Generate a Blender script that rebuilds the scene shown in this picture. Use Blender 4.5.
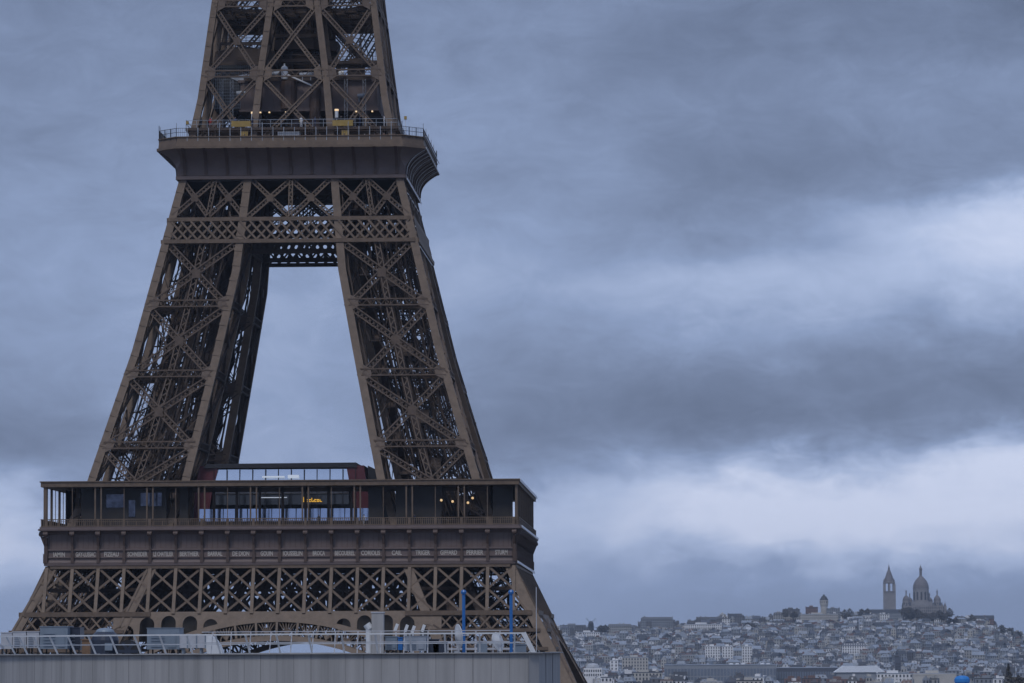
import bpy, bmesh, math, random
from mathutils import Vector, Matrix
R = math.radians
random.seed(7)
for o in list(bpy.data.objects): bpy.data.objects.remove(o)
S = bpy.context.scene
col = S.collection

# ------------------------------------------------------------------ camera
CAM = (59.6, -635.35, 38.8); FPX = 4014.0; YAW = R(2.35); PITCH = R(4.39); ROLL = R(0.25)
cd = bpy.data.cameras.new('camera'); cam = bpy.data.objects.new('camera', cd); col.objects.link(cam)
cd.sensor_width = 36; cd.lens = FPX / 1024 * 36; cd.clip_start = 1; cd.clip_end = 90000
_f = Vector((-math.sin(YAW)*math.cos(PITCH), math.cos(YAW)*math.cos(PITCH), math.sin(PITCH)))
_r = Vector((math.cos(YAW), math.sin(YAW), 0)); _u = _r.cross(_f)
rt = _r*math.cos(ROLL) - _u*math.sin(ROLL); up = _u*math.cos(ROLL) + _r*math.sin(ROLL)
cam.matrix_world = Matrix(((rt.x, up.x, -_f.x, CAM[0]), (rt.y, up.y, -_f.y, CAM[1]), (rt.z, up.z, -_f.z, CAM[2]), (0, 0, 0, 1)))
S.camera = cam
S.view_settings.view_transform = 'Standard'; S.view_settings.look = 'None'
S.view_settings.exposure = 0; S.view_settings.gamma = 1
S.render.resolution_x = 1024; S.render.resolution_y = 683

# ------------------------------------------------------------------ sun and sky
SUN_EL, SUN_AZ = R(54), R(-14)      # azimuth measured from behind the camera, towards the left
sd = Vector((math.sin(SUN_AZ)*math.cos(SUN_EL), -math.cos(SUN_AZ)*math.cos(SUN_EL), math.sin(SUN_EL)))   # towards the sun
sl = bpy.data.lights.new('sun', 'SUN'); sun = bpy.data.objects.new('sun', sl); col.objects.link(sun)
sl.energy = 1.15; sl.angle = R(14); sl.color = (1.0, 0.95, 0.9)
sun.rotation_euler = (-sd).to_track_quat('-Z', 'Y').to_euler()

W_ = bpy.data.worlds.new('World'); S.world = W_; W_.use_nodes = True
nt = W_.node_tree; N = nt.nodes; L = nt.links; N.clear()
def nd(t, **k):
    n = N.new(t)
    for a, b in k.items(): setattr(n, a, b)
    return n
def mth(op, a, b=None, c=None):
    n = nd('ShaderNodeMath', operation=op)
    for i, v in enumerate((a, b, c)):
        if v is None: continue
        if isinstance(v, (int, float)): n.inputs[i].default_value = v
        else: L.new(v, n.inputs[i])
    return n.outputs[0]
tc = nd('ShaderNodeTexCoord'); sep = nd('ShaderNodeSeparateXYZ'); L.new(tc.outputs['Generated'], sep.inputs[0])
X_, Y_, Z_ = sep.outputs
az = mth('ARCTAN2', X_, Y_)                       # bearing from the tower's axis, radians
hyp = mth('SQRT', mth('ADD', mth('MULTIPLY', X_, X_), mth('MULTIPLY', Y_, Y_)))
el = mth('ARCTAN2', Z_, hyp)
# bank coordinates: degrees
azd = mth('MULTIPLY', az, 57.2958); eld = mth('MULTIPLY', el, 57.2958)
cmb = nd('ShaderNodeCombineXYZ'); L.new(mth('MULTIPLY', azd, 0.32), cmb.inputs[0]); L.new(mth('MULTIPLY', eld, 0.62), cmb.inputs[1])
def noise(scale, detail, rough, off, vec=cmb.outputs[0], dist=0.0):
    mp = nd('ShaderNodeMapping'); mp.inputs['Location'].default_value = off; L.new(vec, mp.inputs[0])
    n = nd('ShaderNodeTexNoise'); n.inputs['Scale'].default_value = scale; n.inputs['Detail'].default_value = detail
    n.inputs['Roughness'].default_value = rough; n.inputs['Distortion'].default_value = dist
    L.new(mp.outputs[0], n.inputs['Vector']); return n.outputs['Fac']
w1 = noise(0.9, 5, 0.55, (3.1, 7.7, 0)); w2 = noise(0.8, 4, 0.5, (13.1, 2.7, 5))
w3 = noise(4.5, 7, 0.62, (5.5, 1.2, 9), dist=0.5)
elw = mth('ADD', eld, mth('ADD', mth('MULTIPLY', mth('SUBTRACT', w1, 0.5), 1.7), mth('MULTIPLY', mth('SUBTRACT', w3, 0.5), 0.6)))
azw = mth('ADD', azd, mth('MULTIPLY', mth('SUBTRACT', w2, 0.5), 3.2))
# cloud banks: brightness against height above the horizon at five bearings
BANKS = [   # bearing (deg), [(elevation deg, value)]
 (-9.6, [(0, .42), (.9, .42), (1.5, .95), (2.1, .75), (2.7, .10), (3.6, .28), (5.0, .42), (6.3, .42), (7.3, .26), (8.6, .32), (9.8, .18)]),
 (-6.0, [(0, .40), (1.2, .40), (2.4, .50), (3.6, .46), (5.2, .46), (7.0, .36), (8.4, .28), (9.8, .22)]),
 (-2.4, [(0, .40), (1.0, .42), (1.9, .82), (2.4, .62), (2.9, .22), (3.8, .22), (4.5, .42), (5.2, .56), (6.2, .36), (7.4, .38), (8.6, .34), (9.8, .28)]),
 (1.0,  [(0, .34), (1.1, .32), (1.55, .85), (1.9, 1.05), (2.3, .92), (2.65, .42), (3.0, .14), (3.8, .14), (4.2, .26), (5.0, .74), (5.6, .42), (6.6, .10), (7.7, .34), (8.7, .12), (9.8, .22)]),
 (4.6,  [(0, .34), (1.1, .32), (1.55, .85), (2.0, 1.0), (2.5, .98), (2.85, .42), (3.2, .14), (4.2, .16), (4.8, .45), (5.6, .85), (6.3, .90), (6.7, .30), (7.3, .22), (7.9, .42), (8.5, .12), (9.8, .14)]),
]
def bank(pts):
    r = nd('ShaderNodeValToRGB'); cr = r.color_ramp; cr.interpolation = 'B_SPLINE'
    while len(cr.elements) > 1: cr.elements.remove(cr.elements[-1])
    pts = pts + [(13, .30), (20, .45), (35, .40), (60, .5)]
    for i, (e, v) in enumerate(pts):
        p = e/60.0
        el_ = cr.elements[0] if i == 0 else cr.elements.new(p)
        el_.position = p; el_.color = (v, v, v, 1)
    L.new(mth('DIVIDE', elw, 60.0), r.inputs[0]); return r.outputs[0]
cur = bank(BANKS[0][1])
for i in range(1, len(BANKS)):
    nxt = bank(BANKS[i][1])
    mr = nd('ShaderNodeMapRange'); mr.interpolation_type = 'SMOOTHSTEP'
    mr.inputs['From Min'].default_value = BANKS[i-1][0]; mr.inputs['From Max'].default_value = BANKS[i][0]
    L.new(azw, mr.inputs['Value'])
    mx = nd('ShaderNodeMix', data_type='RGBA'); L.new(mr.outputs[0], mx.inputs['Factor']); L.new(cur, mx.inputs[6]); L.new(nxt, mx.inputs[7])
    cur = mx.outputs[2]
sepc = nd('ShaderNodeSeparateColor'); L.new(cur, sepc.inputs[0]); base = sepc.outputs[0]
wisp = noise(2.6, 10, 0.66, (1.3, 4.1, 2), dist=0.5); wisp2 = noise(0.55, 6, 0.55, (8.3, 1.1, 6), dist=0.2)
calm = nd('ShaderNodeMapRange'); calm.inputs['From Min'].default_value = 0.9; calm.inputs['From Max'].default_value = 2.2; calm.inputs['To Min'].default_value = 0.12; L.new(eld, calm.inputs['Value'])
fac = mth('ADD', base, mth('MULTIPLY', calm.outputs[0], mth('ADD', mth('MULTIPLY', mth('SUBTRACT', wisp, 0.5), 0.33), mth('MULTIPLY', mth('SUBTRACT', wisp2, 0.5), 0.22))))
cr = nd('ShaderNodeValToRGB'); c = cr.color_ramp; c.interpolation = 'LINEAR'
c.elements[0].position = 0.05; c.elements[0].color = (.116, .151, .245, 1)
c.elements[1].position = 0.95; c.elements[1].color = (.68, .75, .96, 1)
for p, q in ((.25, (.189, .244, .388, 1)), (.45, (.275, .356, .56, 1)), (.70, (.445, .54, .775, 1))):
    e = c.elements.new(p); e.color = q
L.new(fac, cr.inputs[0])
sky = nd('ShaderNodeTexSky', sky_type='NISHITA'); sky.sun_disc = False; sky.sun_elevation = SUN_EL
sky.sun_rotation = math.atan2(sd.x, sd.y); sky.altitude = 70; sky.dust_density = 3
scl = nd('ShaderNodeVectorMath', operation='SCALE'); scl.inputs['Scale'].default_value = 10.0; L.new(cr.outputs[0], scl.inputs[0])
mx = nd('ShaderNodeMix', data_type='RGBA'); mx.inputs['Factor'].default_value = 0.94
L.new(sky.outputs[0], mx.inputs[6]); L.new(scl.outputs[0], mx.inputs[7])
bg = nd('ShaderNodeBackground'); bg.inputs['Strength'].default_value = 0.1; L.new(mx.outputs[2], bg.inputs[0])
out = nd('ShaderNodeOutputWorld'); L.new(bg.outputs[0], out.inputs[0])

# ------------------------------------------------------------------ materials
def mat(name, c, rough=.6, metal=0, var=.15, scale=3.0, c2=None, bump=0, emis=None, spec=None, streak=0):
    m = bpy.data.materials.new(name); m.use_nodes = True; t = m.node_tree; b = t.nodes['Principled BSDF']
    b.inputs['Roughness'].default_value = rough; b.inputs['Metallic'].default_value = metal
    if spec is not None: b.inputs['Specular IOR Level'].default_value = spec
    co = t.nodes.new('ShaderNodeTexCoord'); ns = t.nodes.new('ShaderNodeTexNoise'); ns.inputs['Scale'].default_value = scale
    ns.inputs['Detail'].default_value = 6; ns.inputs['Roughness'].default_value = .65
    if streak:
        mp = t.nodes.new('ShaderNodeMapping'); mp.inputs['Scale'].default_value = (1, 1, streak)
        t.links.new(co.outputs['Object'], mp.inputs[0]); t.links.new(mp.outputs[0], ns.inputs['Vector'])
    else: t.links.new(co.outputs['Object'], ns.inputs['Vector'])
    rp = t.nodes.new('ShaderNodeValToRGB'); a = c; z = c2 or c
    rp.color_ramp.elements[0].position = .3; rp.color_ramp.elements[1].position = .7
    rp.color_ramp.elements[0].color = tuple(v*(1-var) for v in a[:3]) + (1,)
    rp.color_ramp.elements[1].color = tuple(min(1, v*(1+var)) for v in z[:3]) + (1,)
    t.links.new(ns.outputs['Fac'], rp.inputs[0]); t.links.new(rp.outputs[0], b.inputs['Base Color'])
    if bump:
        bp = t.nodes.new('ShaderNodeBump'); bp.inputs['Strength'].default_value = bump; t.links.new(ns.outputs['Fac'], bp.inputs['Height']); t.links.new(bp.outputs[0], b.inputs['Normal'])
    if emis:
        b.inputs['Emission Color'].default_value = (*emis[0], 1); b.inputs['Emission Strength'].default_value = emis[1]
    return m
M = {}
M['brace'] = mat('tower_paint_braces_dimmed', (.112, .080, .060), .68, 0, .22, .9)  # tower paint darkened: weaker light on the braces put into the colour
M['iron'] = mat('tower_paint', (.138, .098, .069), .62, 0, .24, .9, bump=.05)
M['iron_shaded'] = mat('tower_paint_shaded', (.068, .048, .038), .75, 0, .22, .6)  # same tower paint, with the interior shade put into the colour
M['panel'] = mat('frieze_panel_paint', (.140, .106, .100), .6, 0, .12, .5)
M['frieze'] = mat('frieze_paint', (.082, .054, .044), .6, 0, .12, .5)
M['gold'] = mat('gilded_letters', (.50, .46, .41), .5, .2, .08, 2)
M['pale_trim'] = mat('pale_trim_paint', (.72, .75, .80), .45, 0, .1, 1)  # pale tone of the thin strips on the right flank
M['darkfloor_shade'] = mat('dark_metal_and_shade', (.03, .027, .027), .7, 0, .2, .5)  # near-black metal, also stands in for shade behind openings
M['red'] = mat('red_cladding', (.095, .020, .028), .45, 0, .12, .4)
M['black'] = mat('black_metal', (.02, .02, .024), .5, 0, .2, 1)
M['glass'] = mat('mirror_glass', (.80, .86, .95), .08, .95, .04, .2)
M['glasslow'] = mat('blue_grey_glass', (.50, .58, .76), .1, .92, .10, .6)
M['glassdim'] = mat('dim_glass', (.085, .095, .13), .15, .8, .6, .9)
M['glassdk'] = mat('dark_glass', (.03, .035, .045), .08, 0, .2, .2)
M['white'] = mat('white_metal', (.62, .65, .68), .45, 0, .1, 2)
M['lamp'] = mat('lit_lamp', (.9, .85, .7), .5, 0, 0, 1, emis=((1, .62, .22), .65))
M['orange'] = mat('orange_sign', (.75, .40, .04), .5, 0, .1, 1, emis=((1, .55, .06), .5))
M['ochre'] = mat('ochre_panel', (.32, .22, .06), .6, 0, .2, 1)
M['net'] = mat('grey_mesh', (.30, .34, .40), .6, 0, .25, 1)
M['pink'] = mat('pink_screen', (.55, .3, .45), .5, 0, .1, 1)
M['concrete'] = mat('pale_concrete', (.30, .303, .305), .85, 0, .11, 1.4, c2=(.36, .36, .365), bump=.03, streak=.05)
M['seam'] = mat('panel_joint', (.235, .235, .24), .9, 0, .1, 1)
M['gravel'] = mat('roof_gravel', (.18, .18, .18), .95, 0, .3, 8)
M['ac'] = mat('grey_cabinet', (.30, .34, .40), .5, .1, .1, 1.5)
M['ac2'] = mat('blue_grey_cabinet', (.20, .25, .31), .5, .1, .1, 1.5)
M['acw'] = mat('pale_duct', (.48, .50, .54), .45, .2, .1, 1.5)
M['navy'] = mat('navy_housing', (.03, .04, .065), .4, 0, .2, 1.5)
M['facade_glass'] = mat('facade_glass', (.17, .20, .25), .3, .2, .25, .03)
M['blue'] = mat('blue_paint', (.02, .14, .42), .35, 0, .1, 1)
M['dish'] = mat('dish_white', (.60, .62, .64), .4, 0, .05, 1)
M['rust'] = mat('brown_board', (.22, .14, .09), .7, 0, .2, 2)
M['ground'] = mat('city_ground', (.10, .10, .10), .95, 0, .3, .01)
M['road'] = mat('asphalt', (.05, .05, .052), .9, 0, .2, .3)
M['grass'] = mat('hill_ground', (.05, .06, .04), .95, 0, .3, .02)
M['sacre'] = mat('travertine', (.26, .25, .255), .8, 0, .2, .15)
M['sacredk'] = mat('dark_stone_roof', (.17, .16, .17), .8, 0, .2, .15)
M['opening'] = mat('dark_opening', (.04, .045, .055), .6, 0, .1, 1)
M['tentw'] = mat('white_sheet', (.80, .82, .84), .5, 0, .04, .1)
M['bluedome'] = mat('bright_blue_cover', (.005, .20, .60), .5, 0, .08, .2)
M['leaf'] = mat('tree_leaf', (.095, .088, .076), .8, 0, .5, .4)
M['bark'] = mat('tree_bark', (.06, .05, .04), .9, 0, .3, 1)
M['skin'] = mat('skin', (.45, .28, .2), .6, 0, .05, 1)
M['cloth'] = [mat('coat_'+n, c, .8, 0, .1, 3) for n, c in (('navy', (.03, .04, .09)), ('black', (.02, .02, .02)), ('red', (.30, .04, .03)), ('white', (.6, .6, .62)), ('tan', (.3, .22, .14)))]
WALLS = [mat('wall_'+n, c, .85, 0, .10, .08) for n, c in (('cream', (.50, .48, .44)), ('white', (.80, .80, .80)), ('stone', (.38, .38, .37)), ('grey', (.26, .28, .31)), ('brick', (.20, .125, .105)), ('dim', (.16, .16, .17)))]
ROOFS = [mat('roof_'+n, c, .6, 0, .15, .08) for n, c in (('slate', (.085, .095, .12)), ('zinc', (.27, .31, .37)), ('dark', (.045, .048, .055)), ('tile', (.17, .10, .08)), ('pale', (.42, .44, .47)))]
WN = ['cream', 'white', 'stone', 'grey', 'brick', 'dull']; RN = ['slate', 'zinc', 'black', 'red', 'pale']

# ------------------------------------------------------------------ mesh helpers
class MB:
    def __init__(s): s.v = []; s.f = []; s.m = []
    def add(s, vs, fs, mi=0):
        b = len(s.v); s.v += [tuple(v) for v in vs]; s.f += [tuple(b+i for i in f) for f in fs]; s.m += [mi]*len(fs)
    def box(s, x0, x1, y0, y1, z0, z1, mi=0):
        s.add([(x0, y0, z0), (x1, y0, z0), (x1, y1, z0), (x0, y1, z0), (x0, y0, z1), (x1, y0, z1), (x1, y1, z1), (x0, y1, z1)],
              [(0, 3, 2, 1), (4, 5, 6, 7), (0, 1, 5, 4), (1, 2, 6, 5), (2, 3, 7, 6), (3, 0, 4, 7)], mi)
    def beam(s, p, q, w, t, n=(0, -1, 0), mi=0):      # w across, t along n
        p = Vector(p); q = Vector(q); d = q-p
        if d.length < 1e-6: return
        d.normalize(); n = Vector(n); sd_ = d.cross(n)
        if sd_.length < 1e-4: n = Vector((1, 0, 0)); sd_ = d.cross(n)
        sd_.normalize(); nn = sd_.cross(d).normalized()
        a = sd_*w/2; b = nn*t/2
        s.add([p-a-b, p+a-b, p+a+b, p-a+b, q-a-b, q+a-b, q+a+b, q-a+b],
              [(0, 3, 2, 1), (4, 5, 6, 7), (0, 1, 5, 4), (1, 2, 6, 5), (2, 3, 7, 6), (3, 0, 4, 7)], mi)
    def lat(s, p, q, n, w, t, ch=.16, pitch=None, double=False, mi=0, back=True):   # laced box girder
        p = Vector(p); q = Vector(q); d = q-p; ln = d.length; d.normalize(); n = Vector(n)
        sd_ = d.cross(n).normalized(); nn = sd_.cross(d).normalized()
        for sg in (-1, 1): s.beam(p+sd_*sg*(w-ch)/2, q+sd_*sg*(w-ch)/2, ch, t, nn, mi)
        k = max(2, int(ln/(pitch or w*.9)))
        for off in ((-t/2, t/2) if back else (0,)):
            for i in range(k):
                a, b = i/k, (i+1)/k; sg = 1 if i % 2 else -1
                e = (w-ch)/2
                s.beam(p+d*ln*a+sd_*sg*e+nn*off, p+d*ln*b-sd_*sg*e+nn*off, ch*.62, .05, nn, mi)
                if double: s.beam(p+d*ln*a-sd_*sg*e+nn*(off+.03), p+d*ln*b+sd_*sg*e+nn*(off+.03), ch*.62, .05, nn, mi)
    def cyl(s, p, q, r, k=12, r2=None, mi=0, caps=True):
        p = Vector(p); q = Vector(q); d = (q-p).normalized(); a = d.orthogonal().normalized(); b = d.cross(a); r2 = r if r2 is None else r2
        vs = []
        for c_, rr in ((p, r), (q, r2)):
            for i in range(k):
                t = 2*math.pi*i/k; vs.append(c_+a*math.cos(t)*rr+b*math.sin(t)*rr)
        fs = [(i, (i+1) % k, k+(i+1) % k, k+i) for i in range(k)]
        if caps: fs += [tuple(range(k))[::-1], tuple(range(k, 2*k))]
        s.add(vs, fs, mi)
    def lathe(s, cx, cy, prof, k=20, mi=0):
        vs = []; fs = []
        for r, z in prof:
            for i in range(k):
                t = 2*math.pi*(i+.5)/k; vs.append((cx+r*math.cos(t), cy+r*math.sin(t), z))
        for j in range(len(prof)-1):
            for i in range(k): fs.append((j*k+i, j*k+(i+1) % k, (j+1)*k+(i+1) % k, (j+1)*k+i))
        s.add(vs, fs, mi)
    def prism(s, pts, vec, mi=0):      # polygon pts (3D) extruded by vec
        n = len(pts); vec = Vector(vec); vs = [Vector(p) for p in pts]; vs += [p+vec for p in vs]
        s.add(vs, [tuple(range(n))[::-1], tuple(range(n, 2*n))] + [(i, (i+1) % n, n+(i+1) % n, n+i) for i in range(n)], mi)
    def rot(s, ang, cx=0, cy=0):
        c_, n_ = math.cos(ang), math.sin(ang); s.v = [(cx+(x-cx)*c_-(y-cy)*n_, cy+(x-cx)*n_+(y-cy)*c_, z) for x, y, z in s.v]; return s
    def build(s, name, mats, parent=None, fix=True):
        me = bpy.data.meshes.new(name); me.from_pydata(s.v, [], s.f)
        if not isinstance(mats, (list, tuple)): mats = [mats]
        for m_ in mats: me.materials.append(m_)
        if len(mats) > 1: me.polygons.foreach_set('material_index', s.m)
        me.update()
        if fix:
            bm = bmesh.new(); bm.from_mesh(me); bmesh.ops.recalc_face_normals(bm, faces=bm.faces); bm.to_mesh(me); bm.free()
        o = bpy.data.objects.new(name, me); col.objects.link(o)
        if parent: o.parent = parent; o.matrix_parent_inverse = pinv(parent)
        return o
def pinv(p):
    m = Matrix.Translation(p.location) @ p.rotation_euler.to_matrix().to_4x4()
    if p.parent: m = Matrix.Translation(p.parent.location) @ p.parent.rotation_euler.to_matrix().to_4x4()  # parts sit unrotated on their thing
    return m.inverted()
def tag(o, label=None, cat=None, group=None, kind=None):
    if label: o['label'] = label
    if cat: o['category'] = cat
    if group: o['group'] = group
    if kind: o['kind'] = kind
    return o
def empty(name, loc=(0, 0, 0), rz=0):
    o = bpy.data.objects.new(name, None); o.location = loc; o.rotation_euler = (0, 0, rz); o.empty_display_size = .5; col.objects.link(o); return o
def child(mb, name, mats, parent, local=True):
    o = mb.build(name, mats); o.parent = parent; return o      # mesh written in the parent's own space
def copy_tree(o, parent=None):
    c_ = o.copy(); col.objects.link(c_); c_.parent = parent
    if parent: c_.matrix_parent_inverse = o.matrix_parent_inverse
    for ch in list(o.children): copy_tree(ch, c_)
    return c_
def interp(z, t):
    if z <= t[0][0]: return t[0][1]
    for (a, b), (c_, d) in zip(t, t[1:]):
        if z <= c_: return b+(d-b)*(z-a)/(c_-a)
    return t[-1][1]
def ray(u, v): return _f + rt*((u-512)/FPX) + up*((341.5-v)/FPX)
def xat(u, Y, v=640):      # world x, on the plane at depth Y, of a bearing u
    d = ray(u, v); return CAM[0] + (Y-CAM[1])*d.x/d.y
def zat(u, v, Y):
    d = ray(u, v); return CAM[2] + (Y-CAM[1])*d.z/d.y

# ------------------------------------------------------------------ ground
g = MB(); g.add([(-30000, -3000, 0), (30000, -3000, 0), (30000, 60000, 0), (-30000, 60000, 0)], [(0, 1, 2, 3)])
tag(g.build('ground', M['ground'], fix=False), kind='structure')
g = MB(); g.add([(-14, -500, .01), (14, -500, .01), (14, 400, .01), (-14, 400, .01)], [(0, 1, 2, 3)])
tag(g.build('road', M['road'], fix=False), kind='structure')
RIDGE = [(-1500, 0), (-800, 6), (-400, 24), (-200, 40), (-91, 50), (9, 57), (60, 61), (168, 66), (230, 70), (300, 72), (340, 75), (400, 76), (430, 72), (470, 65), (515, 46), (600, 28), (800, 8), (1300, 0)]
def hillz(x, y):
    xx = x*5350/(y+635) + 0.0 if y < 4715 else x
    r = interp(xx, RIDGE)
    if y <= 4715: t = max(0, (y-3750)/965); s_ = t**1.25
    else: t = max(0, 1-(y-4715)/900); s_ = t*t*(3-2*t)
    return r*s_
g = MB(); nx, ny = 70, 44
for j in range(ny+1):
    for i in range(nx+1):
        x = -1500+3000*i/nx; y = 3700+2000*j/ny; g.v.append((x, y, hillz(x, y)+.05-(2 if j in (0, ny) else 0)))
for j in range(ny):
    for i in range(nx): a = j*(nx+1)+i; g.f.append((a, a+1, a+nx+2, a+nx+1)); g.m.append(0)
tag(g.build('hill', M['grass'], fix=False), kind='structure')

# ------------------------------------------------------------------ the tower
WT = [(0, 60.8), (42, 39.6), (47, 37.1), (51.2, 35.1), (64.5, 29.85), (84.7, 23.9), (97.4, 20.9), (111.3, 17.6), (125, 14.9), (141, 12.9), (160, 10.9)]
IT = [(0, 41), (42, 22.4), (51.2, 18.5), (64.6, 14.2), (84.8, 10.05), (97.4, 7.6), (111.4, 6.2), (128.4, 4.65), (140, 3.2), (160, 1.6)]
Wz = lambda z: interp(z, WT)
Iz = lambda z: interp(z, IT)
tower = empty('iron_tower'); tag(tower, 'tall brown iron lattice tower with two platforms', 'tower')
def F(x, z, d=0, inner=False):      # point on a sloping tower face (built facing -y); d = towards the inside
    return Vector((x, -(Iz(z) if inner else Wz(z))+d, z))
def faces4(fn):                      # run for the four sides
    for k in range(4): fn(k, k*math.pi/2)
ZL = [0, 14, 28, 42, 51.0, 58.4, 69.6, 80.7, 91.7, 102.0, 105.5, 111.5]
ZU = [111.5, 116.8, 128.4, 139.7, 150, 160]

def rafter(mb, fx, fy, z0, z1, w0, w1):
    zz = sorted(set([z0, z1] + [z for z, _ in WT if z0 < z < z1] + [z for z, _ in IT if z0 < z < z1]))
    for a, b in zip(zz, zz[1:]):
        vs = []
        for z in (a, b):
            w = w0+(w1-w0)*(z-z0)/(z1-z0)
            x, y = fx(z), fy(z)
            sx = -1 if x > 0 else 1; sy = -1 if y > 0 else 1      # grow inwards for outer edges
            ix = fx is FX_in; iy = fy is FX_in
            x0, x1 = (x, x+sx*w) if not ix else (x, x-sx*w)
            y0, y1 = (y, y+sy*w) if not iy else (y, y-sy*w)
            vs += [(x0, y0, z), (x1, y0, z), (x1, y1, z), (x0, y1, z)]
        mb.add(vs, [(0, 1, 2, 3), (4, 5, 6, 7), (0, 1, 5, 4), (1, 2, 6, 5), (2, 3, 7, 6), (3, 0, 4, 7)])
FX_out = lambda z: -Wz(z)
FX_in = lambda z: -Iz(z)

def face_panel(mb, A, B, z0, z1, n, w=1.0, mid=True, hz=True, gus=True, nx_=1):
    """X bracing between two edge lines A(z), B(z) lying in a face with outward normal n."""
    n = Vector(n)
    for k in range(nx_):
        def at(s, z): return A(z).lerp(B(z), s)
        s0, s1 = k/nx_, (k+1)/nx_
        for (sa, sb) in ((s0, s1), (s1, s0)):
            off = n*(-.30 if sa > sb else -.12)
            mb.lat(at(sa, z0)+off, at(sb, z1)+off, n, w*.98, .4, .19, pitch=w*.7, double=True, back=False)
        zm = (z0+z1)/2
        if gus:
            c = at((s0+s1)/2, zm)
            g1 = w*.62+.12
            sd_ = (B(zm)-A(zm)).normalized(); u_ = n.cross(sd_).normalized()
            mb.prism([c+n*.14+(sd_*math.cos(math.pi*(i+.5)/8)+u_*math.sin(math.pi*(i+.5)/8))*g1*(1.15 if i % 4 in (1, 2) else .85) for i in range(16)], n*.05)
        if k: mb.lat(at(s0, z0), at(s0, z1), n, w*.85, .4, .15)
    if mid: mb.lat(at(.5, z0)-n*.3, at(.5, z1)-n*.3, n, .9, .35, .14)
    if hz:
        mb.beam(A(z0)-n*.1, B(z0)-n*.1, .18, .5, n); mb.beam(A(z0+1.0)-n*.1, B(z0+1.0)-n*.1, .18, .5, n)
        mb.lat(A(z0+.5)-n*.1, B(z0+.5)-n*.1, n, 1.0, .4, .12, pitch=.7)
        for P in (A, B):      # node plates where the beams meet the rafters
            q = P(z0+.5); o = (B(z0)-A(z0)).normalized()*(.8 if P is A else -.8)
            u_ = (P(z0+1)-P(z0)).normalized()
            mb.prism([q+o*.6+n*.1-u_*1.3, q+o*2.0+n*.1-u_*.6, q+o*2.0+n*.1+u_*.6, q+o*.6+n*.1+u_*1.3], n*.04)

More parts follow.
